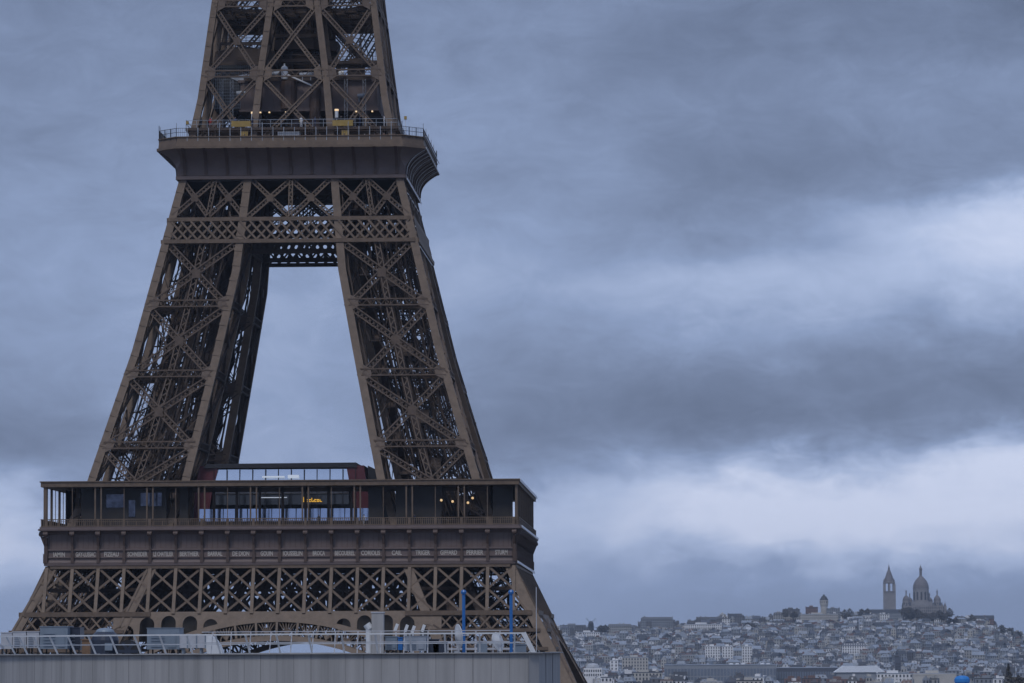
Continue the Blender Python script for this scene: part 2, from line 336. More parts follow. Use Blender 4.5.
def make_leg(k):
    ang = k*math.pi/2
    leg = MB()
    for fx in (FX_out, FX_in):
        for fy in (FX_out, FX_in):
            rafter(leg, fx, fy, 0, 58, 1.9, 1.3); rafter(leg, fx, fy, 58, 111.5, 1.25, 1.2)
            rafter(leg, fx, fy, 111.5, 160, 1.15, .85)
    z = 44.0
    while z < 158:
        if not (111 < z < 117):
            w_ = 1.3 if z > 58 else 1.6
            if z > 112: w_ = 1.0
            for fn_, s0 in ((FX_out, 1), (FX_in, -1)):
                q0 = Vector((fn_(z)+s0*w_/2, -Wz(z)-.02, z)); q1 = Vector((fn_(z+.35)+s0*w_/2, -Wz(z+.35)-.02, z+.35)); leg.beam(q0, q1, w_*.96, .10, (0, -1, 0))
        z += 2.35
    for fn_, s0 in ((FX_out, 1), (FX_in, -1)):
        zz = [20, 42, 47, 51.2]
        for za, zb in zip(zz, zz[1:]):
            for o_ in (.2, 1.35): leg.beam((fn_(za)+s0*o_, -Wz(za)-.08, za), (fn_(zb)+s0*o_, -Wz(zb)-.08, zb), .32, .2, (0, -1, 0))
    leg.rot(ang); L_ = child(leg, 'leg', M['iron'], tower)
    # edges of the four leg faces in the unrotated quadrant (x<0, y<0)
    ed = {'oo': lambda z: Vector((-Wz(z)+.6, -Wz(z)+.1, z)), 'io': lambda z: Vector((-Iz(z)-.6, -Wz(z)+.1, z)),
          'oi': lambda z: Vector((-Wz(z)+.6, -Iz(z)-.1, z)), 'ii': lambda z: Vector((-Iz(z)-.6, -Iz(z)-.1, z)),
          'oo2': lambda z: Vector((-Wz(z)+.1, -Wz(z)+.6, z)), 'oi2': lambda z: Vector((-Wz(z)+.1, -Iz(z)-.6, z)),
          'io2': lambda z: Vector((-Iz(z)-.1, -Wz(z)+.6, z)), 'ii2': lambda z: Vector((-Iz(z)-.1, -Iz(z)-.6, z))}
    for A, B, n, inn in (('oo', 'io', (0, -1, 0), 0), ('oo2', 'oi2', (-1, 0, 0), 0), ('oi', 'ii', (0, 1, 0), 1), ('io2', 'ii2', (1, 0, 0), 1)):
        A, B = ed[A], ed[B]
        for z0, z1 in ((0, 14), (14, 28), (28, 42), (58.4, 69.6), (69.6, 80.7), (80.7, 91.7), (91.7, 102)):
            p = MB(); face_panel(p, A, B, z0, z1, n, 1.05 if z0 > 50 else 1.5, hz=z0 > 60)
            p.rot(ang); child(p, 'brace_panel', M['iron_shaded' if inn else 'brace'], L_)
        p = MB(); face_panel(p, A, B, 106, 111.8, n, .8, False, False, True, 2)
        if inn:
            face_panel(p, A, B, 42, 51, n, .9, True, True)
            for i in range(9):
                s = i/8; a0 = A(102.3).lerp(B(102.3), s); a1 = A(105.3).lerp(B(105.3), min(1, s+.12)); p.beam(a0, a1, .25, .1, n)
        p.rot(ang); child(p, 'brace_panel', M['iron_shaded' if inn else 'brace'], L_)
        for z0, z1 in ((116.8, 128.4), (128.4, 139.7), (139.7, 150), (150, 160)):
            p = MB(); face_panel(p, A, B, z0, z1, n, .8, False, z0 > 120, z0 > 120)
            p.rot(ang); child(p, 'brace_panel', M['iron_shaded' if inn else 'brace'], L_)
    # what fills the leg: floors of bracing, the inclined lift track, pipes, stairs
    cl = MB()
    def P(a, b, z):      # a,b in 0..1 across the leg
        return Vector((-(Wz(z)-1+(Iz(z)+1-Wz(z)+1)*a), -(Wz(z)-1+(Iz(z)+1-Wz(z)+1)*b), z))
    for z in [28, 42, 48, 58.8] + [69.9+i*0 for i in range(1)] + [80.9, 91.9, 102.2, 106, 110]:
        for (a, b, c_, d) in ((0, 0, 1, 1), (1, 0, 0, 1), (.5, 0, .5, 1), (0, .5, 1, .5)):
            cl.lat(P(a, b, z), P(c_, d, z), (0, 0, 1), .8, .5, .14, pitch=.9)
    tr = MB()
    for a in (.28, .42, .60, .74):
        zz = [2, 28, 42, 51, 57, 64.5, 75, 84.7, 97.4, 110]
        for z0, z1 in zip(zz, zz[1:]):
            tr.lat(P(a, .5, z0), P(a, .5, z1), (0, 1, 0), .55, 1.0, .16, pitch=.8)
    z = 58
    while z < 110:
        tr.beam(P(.28, .5, z), P(.42, .5, z), .12, .25); tr.beam(P(.60, .5, z), P(.74, .5, z), .12, .25); z += 1.1
    # wheel guards: half rings round the lift track
    for zc in (66, 73.5, 84, 95, 101):
        c_ = P(.5, .42, zc); pr = None
        for i in range(13):
            t = math.pi*i/12; q = c_+Vector((math.cos(t)*2.3, 0, math.sin(t)*2.0))
            if pr is not None: tr.beam(pr, q, .35, 1.6)
            pr = q
    tr.rot(ang); child(tr, 'lift_track', M['iron_shaded'], L_)
    st = MB(); z = 42; f_ = 0
    while z < 109:
        a0, a1 = (.12, .5) if f_ % 2 else (.5, .12)
        for b in (.72, .80):
            st.beam(P(a0, b, z), P(a1, b, z+2.6), .12, .3)
            st.beam(P(a0, b, z+1.1), P(a1, b, z+3.7), .06, .06)
            for i in range(5):
                s = i/4; q = P(a0+(a1-a0)*s, b, z+2.6*s); st.beam(q, q+Vector((0, 0, 1.1)), .05, .05)
        st.beam(P(a0, .76, z), P(a1, .76, z+2.6), .12, .9)
        b0 = MB
        q = P(a1, .76, z+2.6); st.box(q.x-.9, q.x+.9, q.y-.9, q.y+.9, q.z-.05, q.z+.05)
        z += 2.6; f_ += 1
    st.rot(ang); child(st, 'staircase', M['iron_shaded'], L_)
    # secondary struts
    rnd = random.Random(40+k)
    for i in range(260):
        z0 = rnd.uniform(57, 106); z1 = min(110, z0+rnd.uniform(2, 7)); a = rnd.random(); b = rnd.choice((.04, .2, .35, .65, .85, .96, rnd.random()))
        cl.beam(P(a, b, z0), P(min(1, max(0, a+rnd.uniform(-.35, .35))), min(1, max(0, b+rnd.uniform(-.2, .2))), z1), rnd.choice((.08, .12, .2, .3)), .12)
    for i in range(26):
        a, b = rnd.random(), rnd.random(); zz = [51, 64.5, 84.7, 97.4, 110]
        for z0, z1 in zip(zz, zz[1:]): cl.beam(P(a, b, z0), P(a, b, z1), rnd.choice((.1, .16, .3)), .16)
    for i in range(60):
        z0 = rnd.uniform(30, 50); a = rnd.random(); b = rnd.random()
        cl.beam(P(a, b, z0), P(min(1, max(0, a+rnd.uniform(-.5, .5))), b, z0+rnd.uniform(0, 4)), rnd.choice((.08, .12, .25)), .12)
    cl.rot(ang); child(cl, 'inner_bracing', M['iron_shaded'], L_)
for k in range(4): make_leg(k)

# centre bracing between the legs above the second platform
def centre_bracing(k, ang):
    for z0, z1 in ((116.8, 128.4), (128.4, 139.7), (139.7, 150), (150, 160)):
        p = MB(); A = lambda z: Vector((-Iz(z)-.3, -Wz(z)+.1, z)); B = lambda z: Vector((Iz(z)+.3, -Wz(z)+.1, z))
        face_panel(p, A, B, z0, z1, (0, -1, 0), .75, False, z0 > 120, False)
        p.rot(ang); child(p, 'centre_brace', M['iron'], tower)
faces4(centre_bracing)

# band and X panels under the second platform
def band2(k, ang):
    g = MB(); n = Vector((0, -1, 0))
    for z in (102.0, 105.5):
        a = F(-Wz(z)+.35, z, .1); b = F(Wz(z)-.35, z, .1); g.beam(a, b, .6, .7)
    o = child(g.rot(ang), 'belt_girder', M['iron'], tower)
    g = MB(); x = -22.0
    while x < 22:
        for sg in (1, -1):
            p = [x, 102.3]; q = [x+sg*2.6, 105.2]
            wlo = Wz(103.7)-1.0
            # clip to the face
            def cl(a, b):
                (x0, z0), (x1, z1) = a, b
                if abs(x0) > wlo and abs(x1) > wlo: return None
                if abs(x0) > wlo: t = (math.copysign(wlo, x0)-x0)/(x1-x0); x0, z0 = x0+(x1-x0)*t, z0+(z1-z0)*t
                if abs(x1) > wlo: t = (math.copysign(wlo, x1)-x0)/(x1-x0); x1, z1 = x0+(x1-x0)*t, z0+(z1-z0)*t
                return (x0, z0), (x1, z1)
            r_ = cl(p, q)
            if r_: g.beam(F(r_[0][0], r_[0][1], .1*sg), F(r_[1][0], r_[1][1], .1*sg), .30, .12)
        x += 1.53
    g.rot(ang); child(g, 'lattice_web', M['iron'], o)
    g = MB(); A = lambda z: F(-Iz(z)+.1, z, .1); B = lambda z: F(Iz(z)-.1, z, .1)
    face_panel(g, A, B, 105.8, 111.8, n, .8, False, False, True, 2)
    g.rot(ang); child(g, 'cross_panel', M['iron'], o)
    # inner girder of the same depth between the inner rafters
    g = MB(); A = lambda z: F(-Iz(z)+.1, z, 0, True); B = lambda z: F(Iz(z)-.1, z, 0, True)
    for z in (101.6, 105.5, 111.0): g.beam(A(z), B(z), .7, .6)
    face_panel(g, A, B, 105.8, 111.0, n, .9, False, False, False, 2)
    for i in range(12):
        s = i/12; g.beam(A(101.8).lerp(B(101.8), s), A(105.3).lerp(B(105.3), min(1, s+1/8)), .35, .12); g.beam(A(105.3).lerp(B(105.3), s), A(101.8).lerp(B(101.8), min(1, s+1/8)), .35, .12)
    g.rot(ang); child(g, 'inner_girder', M['iron_shaded'], o)
faces4(band2)

# second platform: coved frieze, deck, parapet, railings
def oct_ring(h, c):      # square half-width h with corners cut by c, counter-clockwise
    a = h-c; return [(-a, -h), (a, -h), (h, -a), (h, a), (a, h), (-a, h), (-h, a), (-h, -a)]
def sweep_oct(mb, prof, mi=0):
    rings = [[(x, y, z) for x, y in oct_ring(h, c_)] for h, c_, z in prof]
    vs = [p for r_ in rings for p in r_]; fs = []
    for j in range(len(prof)-1):
        for i in range(8): fs.append((j*8+i, j*8+(i+1) % 8, (j+1)*8+(i+1) % 8, (j+1)*8+i))
    mb.add(vs, fs, mi)
cove = MB(); CP = []
for i in range(13):
    t = i/12; CP.append((17.75+3.0*(t**2.6), .15+2.9*max(0, t-.3)/.7, 112.5+3.9*t))
sweep_oct(cove, [(17.4, .15, 111.85), (17.95, .15, 111.87), (17.95, .15, 112.4), (17.7, .15, 112.45)] + CP)
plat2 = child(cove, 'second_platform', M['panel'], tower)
rib = MB()
def ribs(k, ang):
    for i in range(-5, 6):
        x = i*3.3; m = MB()
        for (h0, _, z0), (h1, _, z1) in zip(CP, CP[1:]):
            q = [(x-.24, -h0+.1, z0), (x+.24, -h0+.1, z0), (x+.24, -h0-.28, z0), (x-.24, -h0-.28, z0), (x-.24, -h1+.1, z1), (x+.24, -h1+.1, z1), (x+.24, -h1-.28, z1), (x-.24, -h1-.28, z1)]
            m.add(q, [(0, 1, 5, 4), (1, 2, 6, 5), (2, 3, 7, 6), (3, 0, 4, 7)])
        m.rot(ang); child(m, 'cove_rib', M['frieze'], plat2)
faces4(ribs)
d = MB(); sweep_oct(d, [(16, 0, 115.9), (20.7, 3.1, 116.36), (20.95, 3.2, 116.36), (20.95, 3.2, 116.75), (20.7, 3.1, 116.78), (20.6, 3.1, 118.1), (20.75, 3.1, 118.12), (20.75, 3.1, 118.25), (20.45, 3.0, 118.25), (20.45, 3.0, 116.9), (8, 0, 116.9)])
child(d, 'parapet', M['iron'], plat2)
d = MB(); d.box(-17.3, 17.3, -17.3, 17.3, 111.6, 115.6); child(d, 'floor_structure', M['darkfloor_shade'], plat2)
def rail2(k, ang):
    m = MB()
    pts = [(-20.6, -17.5), (-17.5, -20.6), (17.5, -20.6), (20.6, -17.5)]
    for a, b in zip(pts, pts[1:]):
        a = Vector((*a, 0)); b = Vector((*b, 0)); ln = (b-a).length; c_ = max(2, round(ln/1.68))
        for i in range(c_+1):
            q = a.lerp(b, i/c_); hh = 120.35 if i % 4 == 0 else 119.6
            m.beam(q+Vector((0, 0, 116.9)), q+Vector((0, 0, hh)), .09, .09)
        for z in (119.55, 118.9): m.beam(a+Vector((0, 0, z)), b+Vector((0, 0, z)), .06, .06, (0, 0, 1), mi=1)
        c_ = int(ln/.3)
        for i in range(c_):
            q = a.lerp(b, i/c_); m.beam(q+Vector((0, 0, 118.2)), q+Vector((0, 0, 119.55)), .035, .035, mi=1)
    m.rot(ang); child(m, 'railing', [M['net'], M['iron_shaded']], plat2)
faces4(rail2)
# thin pale strips on the north-east-facing flank
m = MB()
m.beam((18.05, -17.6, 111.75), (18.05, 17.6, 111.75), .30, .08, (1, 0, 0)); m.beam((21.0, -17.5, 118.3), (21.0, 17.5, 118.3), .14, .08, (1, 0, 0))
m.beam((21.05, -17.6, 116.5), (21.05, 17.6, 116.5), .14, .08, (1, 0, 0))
child(m, 'pale_strip', M['pale_trim'], plat2)
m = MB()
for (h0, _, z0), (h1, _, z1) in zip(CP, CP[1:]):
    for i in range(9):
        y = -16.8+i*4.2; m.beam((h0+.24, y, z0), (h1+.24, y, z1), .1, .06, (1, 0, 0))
child(m, 'pale_strip', M['pale_trim'], plat2)
# upper deck of the second platform
d = MB(); d.box(-16.6, 16.6, -16.6, 16.6, 119.7, 120.1)
for x in range(-16, 17, 4):
    for y in (-16, -8, 8, 16): d.box(x-.15, x+.15, y-.15, y+.15, 116.9, 119.7)
d.box(-14.6, 14.6, -14.6, 14.6, 116.95, 119.7); d.box(-3.2, -.2, -12.5, -11, 116.9, 119.5)  # large box added as dark fill for the shade below this deck
up2 = child(d, 'upper_deck', M['iron_shaded'], tower)
m = MB()
def rl(k, ang):
    mm = MB()
    for i in range(21): x = -16.5+i*1.65; mm.beam((x, -16.5, 120.1), (x, -16.5, 121.3), .06, .06)
    for z in (121.3, 120.7): mm.beam((-16.5, -16.5, z), (16.5, -16.5, z), .06, .06, (0, 0, 1))
    mm.rot(ang); child(mm, 'railing', M['net'], up2)
faces4(rl)
# lift hall and machinery between the legs
d = MB(); d.box(-8.6, 13.0, -11, 11, 123.6, 127.9); d.box(-9, 13.4, -11.3, 11.3, 127.9, 128.3); d.box(-8.8, 13.2, -11.2, 11.2, 123.3, 123.6)
for i in range(10): x = -8.2+i*2.3; d.box(x, x+.18, -11.12, -11, 123.6, 127.9)
for sx in (-6, 0, 6, 11): d.box(sx-.4, sx+.4, -9.5, -8.7, 120.1, 123.3)
d.box(-5, 9, -6, 6, 120.1, 123.3)
hall = child(d, 'lift_hall', M['panel'], tower)
d = MB(); d.cyl((-1.0, -11.2, 123.6), (-1.0, -11.2, 128), 1.3, 16); d.cyl((3.2, -11.2, 119), (3.2, -11.2, 127), .9, 12); child(d, 'round_shaft', M['frieze'], hall)
d = MB(); d.prism([(-13.2, -9, 131), (-3.4, -9, 131), (-3.4, -9, 133.2), (-8.6, -9, 134.1), (-12.8, -9, 133.2)], (0, 14, 0)); child(d, 'machine_house', M['iron_shaded'], tower)
d = MB(); d.box(4.8, 13.2, -9, 7, 128.4, 130.8); d.box(4.5, 13.5, -9.3, 7.3, 130.8, 131.1); d.box(8.5, 10.2, -9.2, -7.5, 131, 131.9)
cab = child(d, 'lift_cabin', M['iron_shaded'], tower)
d = MB()
for x in (5.3, 7.1, 10.9, 12.1): d.box(x, x+1.0, -9.06, -9.01, 129.1, 130.4)
child(d, 'window', M['glass'], cab)
d = MB()      # protective mesh on the left
for i in range(24): x = -13.2+i*.32; d.beam((x, -10.5, 123.9), (x, -10.5, 130.8), .05, .05)
for i in range(14): z = 124+i*.5; d.beam((-13.2, -10.52, z), (-5.8, -10.52, z), .04, .04, (0, 0, 1))
child(d, 'safety_mesh', M['net'], tower)
d = MB(); d.box(-13, -5.5, -8, 6, 124, 130.6); child(d, 'dark_cabin', M['darkfloor_shade'], tower)
d = MB(); d.prism([(-10.5, -10.7, 128.9), (-6.2, -10.7, 129.6), (-6.4, -10.7, 128.7), (-9, -10.7, 128.2)], (0, .1, 0)); child(d, 'tarpaulin', M['white'], tower)
d = MB(); d.lathe(-1.6, -11.6, [(0, 128.3), (.5, 128.3), (.55, 128.5), (.55, 130.1), (.4, 130.35), (.12, 130.5), (.12, 130.8), (0, 130.8)], 12); child(d, 'tank', M['white'], tower)
d = MB()      # lift shaft columns going up the middle
for x, y in ((-3.4, -3), (-1.6, -4), (1.6, -4), (3.4, -3), (-3.4, 3), (3.4, 3)):
    d.lat((x, y, 120), (x*.8, y*.8, 160), (0, -1, 0), 1.0, 1.0, .3, double=True)
d.box(-2.3, 2.3, -2.5, 2.5, 128, 160)
z = 129
while z < 159: d.box(-3.8, 3.8, -4.3, -4.1, z, z+.16); d.box(-4.2, -4.0, -4, 4, z, z+.16); z += 1.4
child(d, 'lift_shaft', M['iron_shaded'], tower)
d = MB(); d.lathe(0, 0, [(4, 133.8), (6.3, 134), (6.6, 135.6), (6.2, 135.7), (6, 134.6), (4, 134.4)], 8); child(d, 'service_gallery', M['iron_shaded'], tower)
for zz in (139.7, 150):      # level bracing
    d = MB(); w = Wz(zz)-.6
    for i in range(-6, 7):
        d.lat((i*2, -w, zz-.3), (i*2, w, zz-.3), (0, 0, 1), .5, .3, .1, pitch=1.1); d.beam((-w, i*2, zz-.5), (w, i*2, zz-.5), .16, .3, (0, 0, 1))
    for sg in (-1, 1): d.lat((-w, -w*sg, zz), (w, w*sg, zz), (0, 0, 1), 1.0, .5, .2)
    child(d, 'level_bracing', M['iron_shaded'], tower)
for x, z, y in ((-6.2, 122.0, -15), (6.9, 122.3, -15), (-16.0, 120.6, -19), (17.8, 121.3, -17), (1.3, 121.2, -15.5)):
    d = MB()
    big = abs(x) < 8 and abs(x) > 2
    if big: d.cyl((x, y, z-.6), (x, y, z+.45), .28, 10); d.cyl((x, y, z+.47), (x, y, z+.75), .32, 10, mi=1); d.beam((x, y, 120.1), (x, y, z-.6), .08, .08)
    else: d.box(x-.2, x+.2, y-.2, y+.2, z-.25, z+.25, 1); d.beam((x, y, 118), (x, y, z-.25), .06, .06)
    child(d, 'lamp', [M['white'], M['lamp'] if big else M['ochre']], tower)
for x0, x1 in ((-9.4, -6.4), (6.4, 9.6)):
    d = MB(); d.box(x0, x1, -16.75, -16.65, 120.2, 121.1); d.box(x0+1.4, x0+2.6, -16.9, -16.8, 118.4, 119.5); child(d, 'notice_board', M['ochre'], tower)
for x in (-5, -3.6, -1, 10, 12.5):
    d = MB(); d.box(x-.12, x+.12, -15.5, -15.2, 122.5, 122.7); child(d, 'spotlight', M['lamp'], tower)
d = MB(); d.box(-1.8, 1.6, -20.4, -20.3, 117.2, 118.9); child(d, 'glass_screen', M['net'], tower)

mc = MB(); r3 = random.Random(5)
for i in range(70):      # pipes and cables
    x = r3.uniform(-12.5, 12.5); y = r3.uniform(-12.2, 9); z0 = r3.uniform(120, 134); q = Vector((x, y, z0)); mc.beam(q, q+Vector((r3.uniform(-.8, .8), 0, r3.uniform(2, 14))), r3.choice((.05, .08, .14)), .1)
for i in range(46):
    x = r3.uniform(-12.5, 9); y = r3.uniform(-12, 6); z0 = r3.uniform(121, 145); q = Vector((x, y, z0)); mc.beam(q, q+Vector((r3.uniform(1.5, 6), 0, r3.uniform(-1.2, 1.2))), r3.choice((.06, .1, .2)), .15)
child(mc, 'pipework', M['iron_shaded'], tower)
for (x0, x1, z, y) in ((-12, -5, 130.9, -11.6), (-8, 12, 128.35, -11.6), (4, 13, 131.2, -9.8), (-4, 4, 136.0, -6.8), (-12, -4, 134.4, -9.3), (-3.6, 3.8, 132, -7)):
    m = MB()
    for zz in (.0, .45, .9): m.beam((x0, y, z+zz), (x1, y, z+zz), .06 if zz else .16, .06 if zz else .5, (0, 0, 1))
    k_ = int((x1-x0)/.9)
    for i in range(k_+1): x = x0+(x1-x0)*i/k_; m.beam((x, y, z), (x, y, z+.95), .05, .05)
    child(m, 'catwalk', M['iron_shaded'], tower)
for (x, y, z, r_, l, mm_) in ((-3.2, -11.4, 129.2, .35, 1.6, 'net'), (1.9, -11.7, 129.0, .3, 2.2, 'net'), (7.2, -9.6, 129.3, .5, .8, 'white'), (-8.5, -10.9, 126.2, .4, 1.4, 'net'), (10.5, -11.5, 125.6, .3, 1.2, 'ac2')):
    m = MB(); m.cyl((x-l/2, y, z), (x+l/2, y, z+.1), r_, 12); m.cyl((x-l*.3, y, z-.9), (x-l*.3, y, z), .08, 6); m.cyl((x+l*.3, y, z-.9), (x+l*.3, y, z), .08, 6); child(m, 'hoist_drum', M[{'ac2': 'net'}.get(mm_, mm_)], tower)
for x in (-11.5, -9.9, 8.1, 11.0):
    m = MB(); m.lat((x, -11.9, 120.2), (x, -11.9, 128.2), (0, -1, 0), .5, .1, .06, pitch=.45, back=False); child(m, 'ladder', M['net'], tower)
m = MB()
for i in range(7): t = -.3+i*.12; m.beam((-1.0+i*.55, -12.4, 128.9-.25*i), (-.45+i*.55, -12.4, 128.65-.25*i-.02), .22, .5)
child(m, 'stair_string', M['pale_trim'], tower)
# first platform -------------------------------------------------
BAY = 3.9
pf = MB()      # floor body, soffit and frieze
H1 = 35.0
def ring_sq(mb, prof, mi=0):
    sweep_oct(mb, [(h, .25, z) for h, z in prof], mi)
ring_sq(pf, [(34.2, 51.6), (35.5, 51.62), (35.55, 52.1), (35.2, 52.15), (35.1, 52.4), (35.1, 52.75), (35.3, 52.8), (35.3, 52.95), (35.1, 53.0), (35.1, 53.85), (35.35, 53.9), (35.35, 54.1), (34.95, 54.15), (34.95, 56.3), (35.3, 56.6), (36.1, 56.85), (36.3, 56.9), (36.3, 57.15), (36.1, 57.2), (36.1, 57.45), (35.6, 57.45)])
plat1 = child(pf, 'first_platform', M['panel'], tower)
fl = MB()
for (x0, x1, y0, y1) in ((-34.9, 34.9, -34.9, -13), (-34.9, 34.9, 13, 34.9), (-34.9, -13, -13, 13), (13, 34.9, -13, 13)):
    fl.box(x0, x1, y0, y1, 56.6, 57.3); 
fl.box(-34.6, 34.6, -34.8, -34.2, 51.6, 56.5); fl.box(-34.6, 34.6, 34.2, 34.8, 51.6, 56.5); fl.box(-34.8, -34.2, -34, 34, 51.6, 56.5); fl.box(34.2, 34.8, -34, 34, 51.6, 56.5)
child(fl, 'floor_structure', M['darkfloor_shade'], plat1)
NAMES = ['JAMIN', 'GAY-LUSSAC', 'FIZEAU', 'SCHNEIDER', 'LE CHATELIER', 'BERTHIER', 'BARRAL', 'DE DION', 'GOUIN', 'JOUSSELIN', 'BROCA', 'BECQUEREL', 'CORIOLIS', 'CAIL', 'TRIGER', 'GIFFARD', 'PERRIER', 'STURM']
def corbels(k, ang):
    xs = [i*BAY for i in range(-8, 9)] + [-35.2, 35.2]
    m = MB()
    for x in xs:
        m.box(x-.24, x+.24, -35.62, -34.9, 52.0, 53.4)
        m.box(x-.17, x+.17, -35.5, -34.9, 53.4, 55.6)
        m.prism([(x-.17, -35.5, 54.6), (x+.17, -35.5, 54.6), (x+.17, -36.05, 56.0), (x-.17, -36.05, 56.0)], (0, .55, 0))
        m.cyl((x-.33, -35.95, 56.35), (x+.33, -35.95, 56.35), .36, 12)
        m.box(x-.36, x+.36, -36.2, -35.0, 56.45, 56.8)
        # thin vertical joints of the panels
        for j in range(1, 5):
            if x < 34: m.box(x+j*.78-.02, x+j*.78+.02, -35.0, -34.93, 54.2, 56.2)
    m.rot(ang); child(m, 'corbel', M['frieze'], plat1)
faces4(corbels)
for i, nm in enumerate(NAMES):
    cu = bpy.data.curves.new('t', 'FONT'); cu.body = nm; cu.align_x = 'CENTER'; cu.size = 1.0; cu.extrude = .02; cu.offset = .03; cu.resolution_u = 3
    to = bpy.data.objects.new('t', cu); col.objects.link(to); bpy.context.view_layer.update()
    me = bpy.data.meshes.new_from_object(to.evaluated_get(bpy.context.evaluated_depsgraph_get())); bpy.data.objects.remove(to)
    w = max(v.co.x for v in me.vertices)-min(v.co.x for v in me.vertices)
    tw = min(3.0, .34*len(nm)+.15); sx = tw/w
    for v in me.vertices: v.co = Vector((v.co.x*sx, v.co.y*.95, v.co.z))
    me.materials.append(M['gold']); o = bpy.data.objects.new('name_lettering', me); col.objects.link(o); o.parent = plat1
    x = (i-8.5)*BAY + (-.1 if i == 0 else .1 if i == 17 else 0)
    o.location = (x, -35.13, 53.02); o.rotation_euler = (math.pi/2, 0, 0)
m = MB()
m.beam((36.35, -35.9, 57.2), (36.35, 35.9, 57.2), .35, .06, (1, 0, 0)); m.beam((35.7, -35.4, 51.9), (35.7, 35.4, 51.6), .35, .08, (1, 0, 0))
child(m, 'pale_strip', M['pale_trim'], plat1)
# railing of the gallery
def rail1(k, ang):
    m = MB(); y = -35.9
    for i in range(19):
        x = -35.1+i*3.9; m.box(x-.2, x+.2, y-.08, y+.08, 57.45, 58.6)
    m.box(-35.9, 35.9, y-.07, y+.07, 58.5, 58.62); m.box(-35.9, 35.9, y-.05, y+.05, 57.5, 57.62); m.box(-35.9, 35.9, y-.04, y+.04, 58.2, 58.26)
    x = -35.8
    while x < 35.8: m.box(x-.045, x+.045, y-.035, y+.035, 57.6, 58.5); x += .30
    x = -35.8
    while x < 35.8: m.box(x-.05, x+.05, y+.05, y+.07, 57.6, 58.3); x += 1.3
    m.rot(ang); child(m, 'railing', M['iron'], plat1)
faces4(rail1)
# gallery columns and roof
def canopy(k, ang):
    m = MB()
    m.prism([(-35.95, -35.95, 63.45), (35.95, -35.95, 63.45), (30.0, -30.0, 63.45), (-30.0, -30.0, 63.45)], (0, 0, .75))
    m.prism([(-36.1, -36.1, 64.15), (36.1, -36.1, 64.15), (29.8, -29.8, 64.15), (-29.8, -29.8, 64.15)], (0, 0, .16))
    m.rot(ang)
    m.v = [(x, y, z) for x, y, z in m.v]
    o = child(m, 'canopy', M['iron'], plat1)
    for xc in [(-3.5+i)*7.8 for i in range(8)]:
        for dx in (-.45, .45):
            c_ = MB(); x = xc+dx; c_.box(x-.11, x+.11, -35.75, -35.53, 57.45, 63.45); c_.rot(ang); child(c_, 'column', M['iron'], plat1)
    for xc in [(-4+i)*7.8 for i in range(9)]:
        c_ = MB(); c_.box(xc-.05, xc+.05, -35.7, -35.6, 58.5, 63.45) ; c_.rot(ang); child(c_, 'mullion', M['iron'], plat1)
    for x in (-35.3, 35.3):
        if x > 0: continue
        c_ = MB(); c_.box(x-.25, x+.25, -35.7, -35.35, 57.45, 63.45); c_.rot(ang); child(c_, 'corner_post', M['iron'], plat1)
    w = MB()      # back screen of the gallery with inner posts, set in from the edge
    for i in range(19):
        x = -31.2+i*3.47; w.box(x-.2, x+.2, -31.2, -30.8, 57.3, 63.45)
    w.box(-31, 31, -31.1, -30.9, 57.3, 58.3); w.box(-31, 31, -31.2, -30.8, 62.7, 63.4)
    w.rot(ang); child(w, 'inner_post', M['iron_shaded'], plat1)
    for xa, xb in ((-30.2, -17.3), (-15.3, -14), (13.2, 15.3), (17.3, 24.2), (31.9, 34.9)) if k == 0 else ((-28, -15), (15, 28)):
        w = MB(); w.box(xa, xb, -33.4, -33.25, 57.4, 63.3); child(w.rot(ang), 'shade_screen', M['darkfloor_shade'], plat1)  # added dark sheet standing in for the shaded depth of the gallery
        if k == 0 and xa < -20:
            w = MB(); w.box(xa+3.8, xa+6.6, -33.5, -33.42, 60.4, 62.4); w.box(xa+9, xa+12.2, -33.5, -33.42, 60.6, 62.6); w.box(xa+7.2, xa+8.2, -33.5, -33.42, 59, 61.5); child(w, 'window', M['glassdim'], plat1)
faces4(canopy)
# glazed wind screens along the flank that shows
w = MB(); x = -34
for i in range(35):
    y = -34.6+i*2.0; w.box(35.45, 35.6, y, y+.35, 58.4, 63.4)
child(w, 'side_fin', M['iron'], plat1)
w = MB(); w.box(35.2, 35.3, -30, 35, 58.3, 63.4); child(w, 'side_screen', M['darkfloor_shade'], plat1)
m = MB(); m.beam((36.15, -36.0, 64.1), (36.15, 36.0, 64.1), .42, .06, (1, 0, 0)); child(m, 'pale_strip', M['pale_trim'], plat1)

# pavilion between the legs
pv = MB(); YP = -25.5
pv.prism([(-13.2, YP+2, 57.4), (12.2, YP+2, 57.4), (12.6, YP+2, 62), (9.5, YP+2, 67.0), (-13, YP+2, 67.0)], (0, 14, 0))
pav = child(pv, 'pavilion', M['darkfloor_shade'], tower)
r_ = MB(); r_.prism([(-12.6, YP-.2, 66.6), (10.9, YP-.2, 66.6), (10.7, YP-.2, 67.35), (-12.2, YP-.2, 67.25)], (0, 17, 0)); r_.box(9, 14.4, YP+6, YP+14, 62, 64.9)
child(r_, 'roof', M['black'], pav)
e = MB(); e.prism([(-14.2, YP, 57.4), (-12.2, YP, 57.4), (-11.3, YP, 63), (-10.4, YP, 66.6), (-13.2, YP+.4, 67.0), (-13.9, YP, 64)], (0, 8, 0)); child(e, 'red_end_wall', M['red'], pav)
e = MB(); e.prism([(11.0, YP, 57.4), (13.0, YP, 57.4), (12.6, YP, 62), (11.9, YP, 66.9), (9.2, YP, 66.9), (10.0, YP, 62.5)], (0, 8, 0)); child(e, 'red_end_wall', M['red'], pav)
